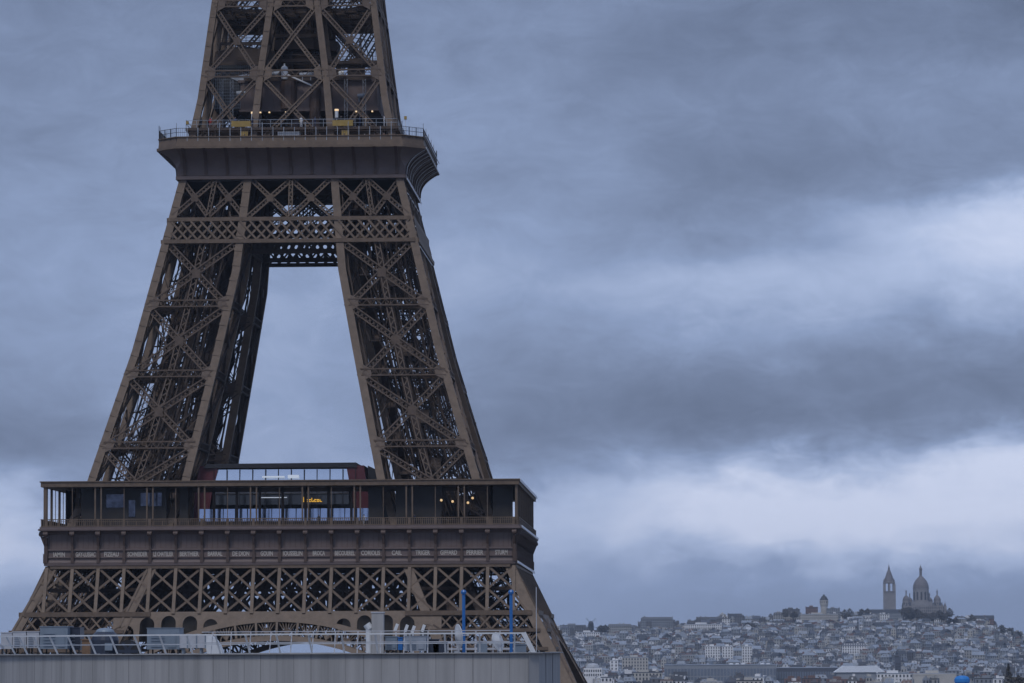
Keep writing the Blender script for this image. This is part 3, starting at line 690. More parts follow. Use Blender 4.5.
e = MB(); e.prism([(12.45, YP+.6, 66.9), (13.9, YP+.6, 66.2), (14.6, YP+.6, 63), (13.2, YP+.6, 57.5)], (0, 9, 0)); child(e, 'black_end_panel', M['black'], pav)
xs = [-11.0+i*1.97 for i in range(12)]
for i, x in enumerate(xs[:-1]):
    x1 = min(x+1.9, 9.6); tilt = .05*math.sin(i*2.1)
    gp = MB(); gp.prism([(x, YP-.05, 62.6), (x1, YP-.05-tilt, 62.6), (x1, YP+.45-tilt, 66.4), (x, YP+.45, 66.4)], (0, .05, 0)); child(gp, 'upper_pane', M['glass'], pav)
    gp = MB(); gp.prism([(x, YP, 61.0), (x1, YP, 61.0), (x1, YP, 62.5), (x, YP, 62.5)], (0, .05, 0)); child(gp, 'middle_pane', M['glassdk'], pav)
for i in range(14):
    x = -13.0+i*1.85; x1 = x+1.78; tilt = .03*math.sin(i*1.7)
    gp = MB(); gp.prism([(x, YP-2.5, 58.0), (x1, YP-2.5-tilt, 58.0), (x1, YP-2.25-tilt, 60.3), (x, YP-2.25, 60.3)], (0, .05, 0)); child(gp, 'balustrade_pane', M['glasslow'], pav)
m = MB(); m.box(-13.2, 12.9, YP-2.5, YP-2.3, 57.4, 57.95)
for i in range(15): x = -13.04+i*1.85; m.box(x-.03, x+.03, YP-2.7, YP-2.62, 57.6, 60.4)
for i in range(13): x = -11.02+i*1.97; m.box(x-.05, x+.03, YP-.2, YP-.12, 57.5, 66.5)
child(m, 'mullion', M['black'], pav)
cold = mat('cold_glint', (.7, .75, .8), .4, 0, 0, 1, emis=((.75, .85, 1), .25))  # glowing strips stand in for lamp reflections on the glazing
for q in ((-3.8, .2, YP-.55, YP-.5, 62.0, 62.12), (-3.6, -.2, YP-.3, YP-.25, 65.1, 65.35), (.3, 2, YP-.3, YP-.25, 65.0, 65.5)):
    m = MB(); m.box(*q); child(m, 'lamp_glint', cold, pav)
# sign: short orange lettering, not legible in the photo
m = MB(); x = 2.7; rr = random.Random(3)
for i in range(7):
    h = (.75, .42, .42, .62, .42, .42, .36)[i]; m.box(x, x+.10, YP-.75, YP-.7, 61.35, 61.35+h); m.box(x+.10, x+.34, YP-.75, YP-.7, 61.35, 61.46)
    if i in (1, 2, 4, 5): m.box(x+.10, x+.34, YP-.75, YP-.7, 61.62, 61.76)
    if i in (1, 3, 5): m.box(x+.24, x+.34, YP-.75, YP-.7, 61.46, 61.62)
    x += .42
child(m, 'sign', M['orange'], pav)
# big dark interiors on both sides and things seen under the gallery roof
for (x0, x1, y0, y1, z1) in ((-28, -17, -26, -12, 61.8), (18, 27, -24, -14, 59.6), (-28, -17, 12, 26, 62.5), (16, 28, 12, 26, 60.5), (-12, 12, 14, 28, 62.5)):
    m = MB(); m.box(x0, x1, y0, y1, 57.4, z1); m.box(x0-.3, x1+.3, y0-.3, y1+.3, z1, z1+.3); kk = child(m, 'kiosk', M['darkfloor_shade'], tower)
    m = MB(); x = x0+.5
    while x < x1-2: m.box(x, x+1.6, y0-.05, y0-.01, 58.3, z1-.5); x += 2
    child(m, 'window', M['glassdk'], kk)
m = MB(); m.box(-19.3, -18.5, -33, -32.9, 58.4, 59.4); child(m, 'pink_screen', M['pink'], tower)
for x, z in ((24.2, 61.2), (25.9, 61.0), (28.9, 61.5), (28.2, 60.8)):
    m = MB(); m.lathe(x, -34, [(0, z-.2), (.17, z-.12), (.2, z), (.15, z+.15), (0, z+.2)], 10); m.beam((x, -34, z+.28), (x, -34, 63.4), .04, .04, mi=1); child(m, 'lamp', [M['lamp'], M['black']], tower)

# girder under the first platform, spandrel plates and arch
ZG0, ZG1 = 44.3, 51.5
AC, AR = 4.8, 39.0
def girder1(k, ang):
    g = MB()
    g.beam(F(-Wz(51.3)+.5, 51.35, -.0), F(Wz(51.3)-.5, 51.35, -.0), .4, .8)
    for sg in (-1, 1):
        g.beam(F(sg*(Wz(ZG0)-.55), ZG0, 0), F(sg*19, ZG0, -.1), .7, .8)
        g.beam(F(sg*(Wz(41.7)-.6), 41.7, 0), F(sg*(Iz(41.7)+.3), 41.7, -.1), .5, .8)
    G = child(g.rot(ang), 'girder', M['iron'], tower)
    g = MB()
    for i in range(-9, 10):
        x = i*BAY
        if abs(x) < 35.9: g.beam(F(x, ZG0, -.12), F(x, ZG1-.1, -.12), .50, .35)
    zc = (ZG0+ZG1)/2
    for i in range(-9, 9):
        x0, x1 = i*BAY, (i+1)*BAY
        for za, zb in ((ZG0+.25, zc), (zc, ZG1-.2)):
            for (xa, xb) in ((x0, x1), (x1, x0)):
                g.beam(F(xa, za, .08 if xa < xb else -.02), F(xb, zb, .08 if xa < xb else -.02), .34, .14)
    for sg in (-1, 1):
        g.beam(F(sg*35.1, 47.3, 0), F(sg*37.3, ZG0, .1), .34, .14); g.beam(F(sg*35.1, ZG0, 0), F(sg*36.2, 46.0, .1), .3, .14)
    child(g.rot(ang), 'lattice_web', M['iron'], G)
    for sg in (-1, 1):      # small lattice bands over the legs
        g = MB()
        for (za, zb) in ((41.9, 44.0), (39.2, 41.4)):
            x = Iz(zb)+.6
            while x < Wz(zb)-2.3:
                for dx in (1.95, -1.95):
                    a, b = x+(0 if dx > 0 else 1.95), x+(1.95 if dx > 0 else 0)
                    g.beam(F(sg*a, za, .02 if dx > 0 else .14), F(sg*b, zb, .02 if dx > 0 else .14), .26, .12)
                x += 1.95
            g.beam(F(sg*(Iz(za)+.5), za-.25, 0), F(sg*(Wz(za)-.7), za-.25, 0), .5, .6)
        child(g.rot(ang), 'small_lattice', M['iron'], G)
    # spandrel plate with round-headed openings
    g = MB()
    def ao(x): return AC+math.sqrt(max(0, AR*AR-x*x)) if abs(x) < AR else 0
    zt = 44.65; xc = [0]
    holes = [9.9, 13.0, 16.2, 19.4, 22.4]; hr = 1.08
    th = .45
    for sg in (-1, 1):
        # central part without holes, slices between arch and chord
        xs_ = [i*.6 for i in range(0, 15)] + [9.9-hr]
        for a, b in zip(xs_, xs_[1:]):
            g.prism([F(sg*a, min(ao(a), zt-.01), -.08), F(sg*b, min(ao(b), zt-.01), -.08), F(sg*b, zt, -.08), F(sg*a, zt, -.08)], (0, th, 0))
        ztops = [43.55, 44.0, 44.05, 43.8, 42.6]
        for hi, hx in enumerate(holes):
            zc_ = ztops[hi]-hr; zb = min(ao(hx-hr), zc_) if hi < 1 else zc_
            pr = None
            for i in range(13):      # plate above the half-round head
                t = math.pi*(1-i/12); px_, pz_ = hx+hr*math.cos(t), zc_+hr*math.sin(t)
                pz_ = max(pz_, min(ao(px_), zt-.01))
                if pr: g.prism([F(sg*pr[0], pr[1], -.08), F(sg*px_, pz_, -.08), F(sg*px_, zt, -.08), F(sg*pr[0], zt, -.08)], (0, th, 0))
                pr = (px_, pz_)
            # pier to the next opening
            xa = hx+hr; xb = holes[hi+1]-hr if hi+1 < len(holes) else min(xa+1.0, 24.5)
            zlo = lambda x: max(ao(x), 30)
            g.prism([F(sg*xa, zlo(xa), -.08), F(sg*xb, zlo(xb), -.08), F(sg*xb, zt, -.08), F(sg*xa, zt, -.08)], (0, th, 0))
    child(g.rot(ang), 'spandrel_plate', M['iron'], G)
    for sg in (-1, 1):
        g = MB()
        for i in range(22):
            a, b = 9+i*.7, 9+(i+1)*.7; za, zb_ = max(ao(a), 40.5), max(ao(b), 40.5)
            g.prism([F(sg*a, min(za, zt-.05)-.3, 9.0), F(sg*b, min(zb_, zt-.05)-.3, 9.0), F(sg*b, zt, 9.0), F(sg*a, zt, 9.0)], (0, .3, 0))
        child(g.rot(ang), 'shade_backing', M['darkfloor_shade'], G)  # added near-black sheet that makes the spandrel openings look shaded
    # arch: two rings with a fan lattice between
    a_ = MB()
    def pt(r, t, d=0): 
        x = r*math.sin(t); z = AC+r*math.cos(t); return F(x, z, d)
    n_ = 96; T = R(72)
    for ro, ri, dep, d0 in ((AR, AR-.75, 3.2, -.35), (AR-2.75, AR-3.55, 3.2, -.30)):
        for i in range(n_):
            t0, t1 = -T+2*T*i/n_, -T+2*T*(i+1)/n_
            q = [pt(ro, t0), pt(ro, t1), pt(ri, t1), pt(ri, t0)]
            a_.prism([p+Vector((0, d0, 0)) for p in q], (0, dep, 0))
    A_ = child(a_.rot(ang), 'arch', M['iron'], tower)
    a_ = MB(); step = .082
    i = -14
    while i <= 14:
        t = i*step
        a_.beam(pt(AR-.7, t, -.1), pt(AR-2.8, t, -.1), .34, .4)
        # fans in every bay
        tc_ = t+step/2
        hub = pt(AR-2.75, tc_, 0)
        for s in (-.42, -.25, -.08, .08, .25, .42): a_.beam(hub, pt(AR-.75, tc_+s*step, 0), .13, .15)
        pr = None
        for j in range(9):
            ph = math.pi*j/8; q = pt(AR-2.75+.95*math.sin(ph), tc_+.95*math.cos(ph)/AR, -.05)
            if pr is not None: a_.beam(pr, q, .16, .2)
            pr = q
        i += 1
    child(a_.rot(ang), 'fan_lattice', M['iron'], A_)
    a_ = MB()
    for i in range(-28, 29):
        t = (i+.3)*step/2
        for s in (-.5, .5): a_.beam(pt(AR-.7, t+s*step/2, 2.6), pt(AR-2.8, t-s*step/2, 2.6), .3, .2)
    child(a_.rot(ang), 'rear_lattice', M['iron_shaded'], A_)
    # inner girder between the inner rafters
    g = MB(); A = lambda z: F(-Iz(z)+.1, z, 0, True); B = lambda z: F(Iz(z)-.1, z, 0, True)
    for z in (44.5, 50.9): g.beam(A(z), B(z), .6, .6)
    for i in range(10):
        s, s1 = i/10, (i+1)/10
        g.beam(A(44.5).lerp(B(44.5), s), A(50.9).lerp(B(50.9), s1), .4, .3); g.beam(A(50.9).lerp(B(50.9), s), A(44.5).lerp(B(44.5), s1), .4, .3); g.beam(A(44.5).lerp(B(44.5), s), A(50.9).lerp(B(50.9), s), .4, .3)
    child(g.rot(ang), 'inner_girder', M['iron_shaded'], G)
faces4(girder1)
# second layer of trusses behind each outer girder
def back_truss(k, ang):
    for dd, ph in ((11.5, 2.6),):
        g = MB(); i = -7
        while i < 6:
            x0 = i*BAY+ph; x1 = x0+BAY
            g.beam(F(x0, 44.4, dd), F(x1, 51.4, dd), .6, .3); g.beam(F(x1, 44.4, dd+.2), F(x0, 51.4, dd+.2), .6, .3); g.beam(F(x0, 44.4, dd-.1), F(x0, 51.4, dd-.1), .4, .3); i += 1
        g.beam(F(-29, 44.3, dd), F(29, 44.3, dd), .8, .5); g.beam(F(-28, 48, dd), F(28, 48, dd), .4, .5)
        child(g.rot(ang), 'back_truss', M['iron_shaded'], tower)
faces4(back_truss)
# floor trusses under the first platform
for d_ in (0, 1):
    g = MB()
    for y in (-31, -27, -23, 23, 27, 31):
        g.lat((-33, y, 54), (33, y, 54), (0, 1, 0), 4.6, .3, .4, pitch=3.9, double=True)
    if d_: g.rot(math.pi/2)
    child(g, 'floor_truss', M['iron_shaded'], plat1)
m = MB()      # thin pale strips on the flank of the near right leg
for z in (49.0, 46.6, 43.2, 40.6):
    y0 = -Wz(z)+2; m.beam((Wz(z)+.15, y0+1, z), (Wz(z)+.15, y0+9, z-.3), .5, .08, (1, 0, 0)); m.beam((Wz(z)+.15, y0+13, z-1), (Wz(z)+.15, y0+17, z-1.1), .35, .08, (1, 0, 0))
child(m, 'pale_strip', M['pale_trim'], tower)
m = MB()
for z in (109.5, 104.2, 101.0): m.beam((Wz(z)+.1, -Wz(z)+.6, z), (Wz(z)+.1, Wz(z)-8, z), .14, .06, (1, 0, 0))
child(m, 'pale_strip', M['pale_trim'], tower)
# masonry feet
for sx in (-1, 1):
    for sy in (-1, 1):
        m = MB()
        for a in (0, 1):
            for b in (0, 1):
                x = sx*(60 if a else 42); y = sy*(60 if b else 42); m.prism([(x-4, y-4, 0), (x+4, y-4, 0), (x+4, y+4, 0), (x-4, y+4, 0)], (0, 0, 3))
        child(m, 'masonry_foot', WALLS[2], tower)

# ------------------------------------------------------------------ round roof in front
DC = (48.8, -406.0); DR = 29.0; ZP = 38.62
bld = empty('round_roof_building', (DC[0], DC[1], 0)); tag(bld, 'pale grey concrete building with a long curved panelled parapet in the foreground', 'building')
def dpt(th, r, z): return (r*math.sin(th), -r*math.cos(th), z)     # local, th=0 faces the camera
x_c = xat(539, -434.0)-DC[0]; x_e = xat(560, -422)-DC[0]; TH1 = math.asin((xat(528, -434.6)-DC[0])/DR)
outl = [dpt(math.pi/2+1.0 - 0, DR, 0)] ; outl = []
nseg = 150; t0 = -math.pi*.88
for i in range(nseg+1):
    t = t0+(TH1-t0)*i/nseg; p = dpt(t, DR, 0); outl.append((p[0], p[1]))
outl += [(x_c, -28.2), (x_e, -16.0), (xat(553, -398)-DC[0], 8.0)]
w = MB(); n_ = len(outl)
w.prism([(x, y, 0) for x, y in outl], (0, 0, ZP-1.0))
def inset(p, d): l = math.hypot(*p); return (p[0]*(l-d)/l, p[1]*(l-d)/l)
for i in range(n_):
    a, b = outl[i], outl[(i+1) % n_]; ai, bi = inset(a, .3), inset(b, .3)
    w.add([(*a, ZP-1), (*b, ZP-1), (*b, ZP), (*a, ZP), (*ai, ZP-1), (*bi, ZP-1), (*bi, ZP), (*ai, ZP)], [(0, 1, 2, 3), (3, 2, 6, 7), (7, 6, 5, 4)])
child(w, 'parapet_wall', M['concrete'], bld)
w = MB(); w.prism([(x*.985, y*.985, ZP-.99) for x, y in outl], (0, 0, .02)); child(w, 'roof_deck', M['gravel'], bld)
w = MB()
k = 0
while True:
    th = TH1-.0005-k*.0317
    if th < -1.5: break
    p = dpt(th, DR+.004, 0); q = dpt(th+.0012 if k % 3 else th+.0020, DR+.004, 0)
    w.add([(*p[:2], 20), (*q[:2], 20), (*q[:2], ZP-.02), (*p[:2], ZP-.02)], [(0, 1, 2, 3)]); k += 1
for s in (.3, .62): 
    a, b = outl[-3], outl[-2]; x = a[0]+(b[0]-a[0])*s; y = a[1]+(b[1]-a[1])*s; w.box(x, x+.03, y-.03, y, 20, ZP-.02)
child(w, 'panel_joint', M['seam'], bld)
w = MB()
for i in range(n_-1):
    a, b = outl[i], outl[i+1]; w.beam((*a, ZP+.02), (*b, ZP+.02), .36, .05, (0, 0, 1))
child(w, 'coping', M['concrete'], bld)
thp = [.091-.060*k for k in range(23)]
for z, e in ((39.62, .64), (39.14, .34)):
    t = thp[-1]
    pr = None; gr = MB()
    n2 = 90
    for i in range(n2+1):
        tt = thp[-1]+(thp[0]+.018-thp[-1])*i/n2; q = dpt(tt, DR-.5+e, z)
        if pr: gr.beam(pr, q, .075 if z > 39.5 else .05, .075 if z > 39.5 else .05, (0, 0, 1))
        pr = q
    if e > .5: G = child(gr, 'guardrail', M['white'], bld)
    else: child(gr, 'rail', M['white'], G)
for t in thp:
    p = MB(); p.beam(dpt(t, DR-.5, ZP-.2), dpt(t, DR-.5+.64, 39.6), .085, .085, (0, -1, 0)); p.box(*(lambda c_: (c_[0]-.12, c_[0]+.12, c_[1]-.12, c_[1]+.12, ZP-.02, ZP+.06))(dpt(t, DR-.5, 0))); child(p, 'post', M['white'], G)
gr = MB()      # second, inner rail of thin tubes
for z in (39.78, 39.22):
    pr = None
    for i in range(91):
        q = dpt(-.60+.69*i/90, DR-4.2, z)
        if pr: gr.beam(pr, q, .045, .045, (0, 0, 1))
        pr = q
for i in range(14): t = -.58+i*.050; gr.beam(dpt(t, DR-4.2, 37.7), dpt(t, DR-4.5, 39.78), .05, .05)
child(gr, 'inner_guardrail', M['acw'], bld)

ZD = ZP-.97
EQ = 'plant standing on the grey roof'
def rx(u, Y): return xat(u, Y)
def cabinet(name, u0, u1, v0, Y, m_, label, cat, dep=1.4, legs=True, v1=650, detail=True):
    x0, x1 = rx(u0, Y), rx(u1, Y); z1 = zat(u0, v0, Y); z0 = zat(u0, v1, Y)
    e = empty(name, ((x0+x1)/2, Y+dep/2, ZD)); tag(e, label, cat, EQ)
    hw = (x1-x0)/2; zz0, zz1 = z0-ZD, z1-ZD
    b = MB(); b.box(-hw, hw, -dep/2, dep/2, zz0, zz1); b.box(-hw-.03, hw+.03, -dep/2-.03, dep/2+.03, zz1, zz1+.04)
    child(b, 'casing', m_, e)
    if detail:
        b = MB(); k = 5
        for i in range(k): z = zz0+(zz1-zz0)*(.12+.14*i); b.box(-hw*.75, hw*.1, -dep/2-.05, -dep/2-.02, z, z+.03)
        child(b, 'louvre', M['ac2'], e)
        b = MB(); b.box(hw*.3, hw*.8, -dep/2-.04, -dep/2-.01, zz0+.1, zz0+(zz1-zz0)*.85); child(b, 'door', m_, e)
    b = MB()
    for sx in (-hw+.06, hw-.06):
        for sy in (-dep/2+.06, dep/2-.06): b.box(sx-.04, sx+.04, sy-.04, sy+.04, 0, zz0)
    child(b, 'stand', M['black'], e)
    return e
YL = -419.0
cabinet('air_handling_unit', 1, 12, 633, YL, M['acw'], 'pale grey rounded duct end at the far left of the roof', 'duct', 1.5, v1=649, detail=False)
cabinet('air_handling_unit', 12.6, 26, 632, YL, M['acw'], 'pale grey cabinet next to the rounded duct end, left end of the roof', 'cabinet', 1.5, v1=648)
cabinet('air_handling_unit', 26.8, 39, 632, YL, M['acw'], 'pale grey cabinet touching the larger blue grey cabinet, left end of the roof', 'cabinet', 1.5, v1=648)
cabinet('ventilation_cabinet', 40, 67.5, 627, YL-1, M['ac2'], 'large blue grey ventilation cabinet behind the leaning rails at the left', 'cabinet', 2, v1=649)
cabinet('switch_cabinet', 69, 80, 628, YL, M['navy'], 'dark slate cabinet between the blue grey cabinet and the domed navy unit', 'cabinet', 1.5, v1=650)
# domed navy unit
Y = YL-1; xc = rx(105, Y); e = empty('cooling_unit', (xc, Y, ZD)); tag(e, 'navy blue cooling unit with a pale domed cap', 'cooling unit', EQ)
b = MB(); b.lathe(0, 0, [(0, .4), (.72, .4), (.74, .6), (.74, 1.75), (.66, 2.05), (.5, 2.2)], 20); child(b, 'housing', M['navy'], e)
b = MB(); b.lathe(0, 0, [(.51, 2.2), (.45, 2.3), (.3, 2.38), (0, 2.42)], 20); child(b, 'cap', M['ac2'], e)
b = MB(); b.box(.1, .5, -.78, -.6, 1.2, 1.6); child(b, 'panel', M['ac2'], e)
b = MB()
for a in range(4): t = a*math.pi/2+.7; b.box(.6*math.cos(t)-.05, .6*math.cos(t)+.05, .6*math.sin(t)-.05, .6*math.sin(t)+.05, 0, .42)
child(b, 'foot', M['black'], e)
# fan
xc = rx(129, Y); e = empty('extractor_fan', (xc, Y, ZD)); tag(e, 'black round extractor fan beside the navy domed unit', 'fan', EQ)
b = MB(); b.cyl((0, -.45, 1.15), (0, .45, 1.15), .62, 20); child(b, 'drum', M['black'], e)
b = MB(); b.cyl((0, -.5, 1.15), (0, -.46, 1.15), .2, 12)
for a in range(6): t = a*math.pi/3; b.beam((0, -.48, 1.15), (.55*math.cos(t), -.48, 1.15+.55*math.sin(t)), .16, .02)
child(b, 'blade', M['navy'], e)
b = MB(); b.box(-.5, -.4, -.4, .4, 0, .75); b.box(.4, .5, -.4, .4, 0, .75); child(b, 'stand', M['black'], e)
e = MB(); e.beam((rx(116, Y-1), Y-1, ZD+.8), (rx(122, Y-1), Y-1, ZD), .28, .05); tag(e.build('board', M['rust']), 'brown board leaning under the black fan', 'board')
e = MB(); xx = rx(86, YL); e.box(xx-.22, xx+.22, YL, YL+.4, ZD, ZD+1.75); e.box(xx-.27, xx+.27, YL-.05, YL+.45, ZD+1.75, ZD+1.82); tag(e.build('chimney_pot', M['rust']), 'short brown flue beside the navy domed unit', 'flue')
cabinet('ventilation_cabinet', 147, 179, 628.5, YL-2, M['ac2'], 'large grey blue cabinet with fittings on its left, beside the black fan', 'cabinet', 2, v1=649.5)
# pale duct with elbow
Y = YL-3; x0, x1, x2 = rx(179.5, Y), rx(207, Y), rx(226, Y); e = empty('roof_duct', (x0, Y, ZD)); tag(e, 'pale metal duct curving down in an elbow at its right end', 'duct', EQ)
zt, zb = zat(190, 634.5, Y)-ZD, zat(190, 648, Y)-ZD
b = MB(); b.box(0, x1-x0, -.5, .5, zb, zt); child(b, 'duct', M['acw'], e)
b = MB(); pr = None; rr_ = x2-x1
pts = [(x1-x0, -.5, zt)]+[(x1-x0+rr_*math.sin(math.pi/2*i/8), -.5, zt-(zt-.05)*(1-math.cos(math.pi/2*i/8))) for i in range(1, 9)]+[(x1-x0+.25, -.5, .05), (x1-x0, -.5, zb)]
b.prism(pts, (0, 1, 0)); child(b, 'elbow', M['white'], e)
b = MB()
for s in (0.02, .33, .66, .98): x = (x1-x0)*s; b.box(x-.03, x+.03, -.54, .54, zb-.03, zt+.03)
for s in (.15, .8): x = (x1-x0)*s; b.box(x-.05, x+.05, -.4, .4, 0, zb)
child(b, 'bracket', M['ac2'], e)
# chimney pillar with vent
Y = -428.0; xc = rx(378, Y); e = empty('chimney_pillar', (xc, Y, ZD)); tag(e, 'tall square pale concrete pillar rising above the rail', 'chimney')
hw = (rx(384, Y)-rx(372, Y))/2; zt = zat(378, 613, Y)-ZD
b = MB(); b.box(-hw, hw, -hw, hw, 0, zt); child(b, 'shaft', M['concrete'], e)
b = MB(); b.box(-hw-.03, hw+.03, -hw-.03, hw+.03, zt, zt+.06); child(b, 'cap', M['acw'], e)
xc = rx(369, Y); e = empty('vent_pipe', (xc, Y, ZD)); tag(e, 'white vent pipe with a bent head beside the concrete pillar', 'vent pipe')
zt = zat(369, 628, Y)-ZD
b = MB(); b.cyl((0, 0, 0), (0, 0, zt), .17, 12); b.lathe(0, 0, [(0, .1), (.34, .2), (.38, .45), (.3, .65), (.17, .7)], 12); child(b, 'pipe', M['white'], e)
b = MB(); b.cyl((.05, 0, zt-.05), (-.12, 0, zt+.2), .2, 12); child(b, 'hood', M['white'], e)
cabinet('air_handling_unit', 385, 397, 637, Y, M['ac2'], 'small grey unit just right of the concrete pillar', 'cabinet', .8, v1=650)
cabinet('valve_box', 398, 402.5, 638, Y, M['blue'], 'narrow blue box between two grey units', 'box', .5, v1=650, detail=False)
cabinet('ventilation_cabinet', 404, 426, 636.5, Y, M['ac'], 'light blue grey unit left of the first white dish', 'cabinet', 1, v1=651)
for i, (u, v) in enumerate(((396, 627), (406, 628), (413, 629), (423, 628))):
    Yv = -405.0; x = rx(u, Yv); z = zat(u, v, Yv)
    e = empty('floodlight', (x, Yv, ZD)); tag(e, ('first', 'second', 'third', 'fourth')[i]+' of four small white floodlights from the concrete pillar rightwards', 'floodlight', 'floodlights on the roof')
    b = MB(); b.beam((-.06, 0, z-ZD-.22), (.09, 0, z-ZD+.18), .17, .15); child(b, 'head', M['white'], e)
    b = MB(); b.beam((0, 0, 0), (0, 0, z-ZD-.3), .08, .08); child(b, 'pole', M['acw'], e)
# satellite dishes, edge on
for u, v, lab in ((458.5, 636, 'white dish aerial seen edge on, left of the left blue pole'), (498, 641.5, 'white dish aerial tilted towards the right blue pole')):
    Y = -430.0; x = rx(u, Y); z = zat(u, v, Y)-ZD; e = empty('satellite_dish', (x, Y, ZD)); tag(e, lab, 'satellite dish', 'dishes on the roof')
    b = MB(); k = 20; rd = .62 if u < 470 else .5; prof = [(0, .16), (.35, .10), (.7, .03), (1, 0)]
    ax = Vector((1, .38 if u < 470 else -.62, .12 if u < 470 else .3)).normalized() * (-1 if u > 470 else 1); a = ax.orthogonal().normalized(); c_ = ax.cross(a)
    vs = []; fs = []
    for rr_, dd in prof:
        for i in range(k): t = 2*math.pi*i/k; vs.append(Vector((0, 0, z))+(a*math.cos(t)+c_*math.sin(t))*rr_*rd-ax*dd)
    for j in range(3):
        for i in range(k): fs.append((j*k+i, j*k+(i+1) % k, (j+1)*k+(i+1) % k, (j+1)*k+i))
    b.add(vs, fs); d_ = b.build('dish', M['dish'], fix=False); d_.parent = e
    sm = d_.modifiers.new('s', 'SOLIDIFY'); sm.thickness = .04
    b = MB(); b.beam(Vector((0, 0, z)), Vector((0, 0, z))+ax*.5, .04, .04); b.box(*(lambda q: (q.x-.06, q.x+.06, q.y-.06, q.y+.06, q.z-.06, q.z+.06))(Vector((0, 0, z))+ax*.5)); child(b, 'receiver', M['acw'], e)
    b = MB(); b.cyl((0, .1, 0), (0, .1, z), .05, 8); child(b, 'mast', M['acw'], e)
for u, lab in ((463.8, 'left one of two tall blue painted poles'), (511.2, 'right one of two tall blue painted poles')):
    Y = -429.0; x = rx(u, Y); zt = zat(u, 592, Y)-ZD; e = empty('blue_pole', (x, Y, ZD)); tag(e, lab, 'pole', 'blue poles on the roof')
    b = MB(); b.cyl((0, 0, 0), (0, 0, zt), .085, 12); child(b, 'shaft', M['blue'], e)
    b = MB(); b.lathe(0, 0, [(0, zt-.12), (.13, zt-.1), (.15, zt), (.1, zt+.1), (0, zt+.12)], 12); child(b, 'cap', M['blue'], e)
    b = MB(); b.cyl((0, 0, 0), (0, 0, .06), .2, 12); child(b, 'base_plate', M['acw'], e)
Y = -431.5; e = MB(); x0, x1 = rx(523.5, Y), rx(534, Y); e.beam((x0, Y, 39.65), (x1, Y, 38.6), .24, .06); tag(e.build('leaning_plate', M['white']), 'white slanting plate closing the right end of the rail', 'plate')
Y = -425; e = MB(); x = rx(536.5, Y); e.cyl((x, Y, ZD), (x, Y, zat(536, 587, Y)), .022, 8); tag(e.build('whip_aerial', M['acw']), 'thin grey whip aerial at the right corner of the roof', 'aerial')
e = MB(); Y = -424; 
for i, u in enumerate(range(430, 520, 9)):
    x = rx(u, Y); e.beam((x, Y, ZD), (x, Y, 39.5-(i % 3)*.2), .06, .06)
e.beam((rx(428, Y), Y, 39.2), (rx(520, Y), Y, 39.2), .05, .05, (0, 0, 1)); e.beam((rx(428, Y), Y, 38.85), (rx(520, Y), Y, 38.85), .12, .1, (0, 0, 1))
tag(e.build('pipe_rack', M['acw']), 'low rack of grey pipes behind the two white dishes', 'pipe rack')
for i, (u, v, ww) in enumerate(((433, 640, .3), (440, 643, .35), (482, 642, .25), (520, 645, .3))):
    Y = -427; x = rx(u, Y); b = MB(); zt = zat(u, v, Y); b.box(x-ww, x+ww, Y, Y+.5, ZD, zt); b.box(x-ww-.04, x+ww+.04, Y-.04, Y+.54, zt, zt+.05)
    tag(b.build('roof_box', M['navy' if i < 2 else 'ac2']), ('black box right of the light blue grey unit', 'small black box nearest the left dish', 'small grey box midway between the two blue poles', 'small grey box at the right blue pole')[i], 'box', EQ)

# ------------------------------------------------------------------ people on the platforms
def person_mesh(ph, coat):
    me = bpy.data.meshes.new('person'); V = []; E = []; RR = []
    def j(p, r, par=None):
        V.append(p); RR.append(r)
        if par is not None: E.append((par, len(V)-1))
        return len(V)-1
    pel = j((0, 0, .95), .16); ch_ = j((0, 0, 1.2), .15, pel); c2 = j((0, 0, 1.42), .17, ch_); nk = j((0, 0, 1.53), .06, c2); hd = j((0, -.01, 1.63), .10, nk); j((0, 0, 1.73), .085, hd)
    for s in (-1, 1):
        h = j((s*.1, 0, .85), .105, pel); k_ = j((s*.12, ph*s*.12-.02, .48), .07, h); a = j((s*.12, ph*s*.2, .08), .05, k_); j((s*.12, ph*s*.2-.14, .04), .045, a)
        sh = j((s*.2, 0, 1.42), .075, c2); el_ = j((s*.27, .03, 1.14), .055, sh); j((s*.24, -.12-.1*ph, .92+.1*ph), .04, el_)
    me.from_pydata(V, E, []); me.materials.append(coat)
    sk = me.attributes if False else None
    o = bpy.data.objects.new('person', me); col.objects.link(o)
    m1 = o.modifiers.new('skin', 'SKIN'); m1.use_smooth_shade = True
    bm = bmesh.new(); bm.from_mesh(me); ly = bm.verts.layers.skin.verify()
    for v, r_ in zip(bm.verts, RR): v[ly].radius = (r_, r_*.85); v[ly].use_root = False
    bm.verts.ensure_lookup_table(); bm.verts[0][ly].use_root = True
    bm.to_mesh(me); bm.free()
    m2 = o.modifiers.new('sub', 'SUBSURF'); m2.levels = 1; m2.render_levels = 1
    hb = MB(); hb.lathe(0, .015, [(0, 1.80), (.07, 1.775), (.105, 1.71), (.11, 1.66)], 10); h = child(hb, 'hair', M['black'], o)
    fb = MB(); fb.lathe(0, -.07, [(0, 1.56), (.05, 1.58), (.065, 1.64), (.05, 1.7), (0, 1.71)], 8); child(fb, 'face', M['skin'], o)
    return o
CN = ['navy', 'black', 'red', 'white', 'tan']
protos = [person_mesh((i % 3)*.4, M['cloth'][i]) for i in range(5)]
PP = []
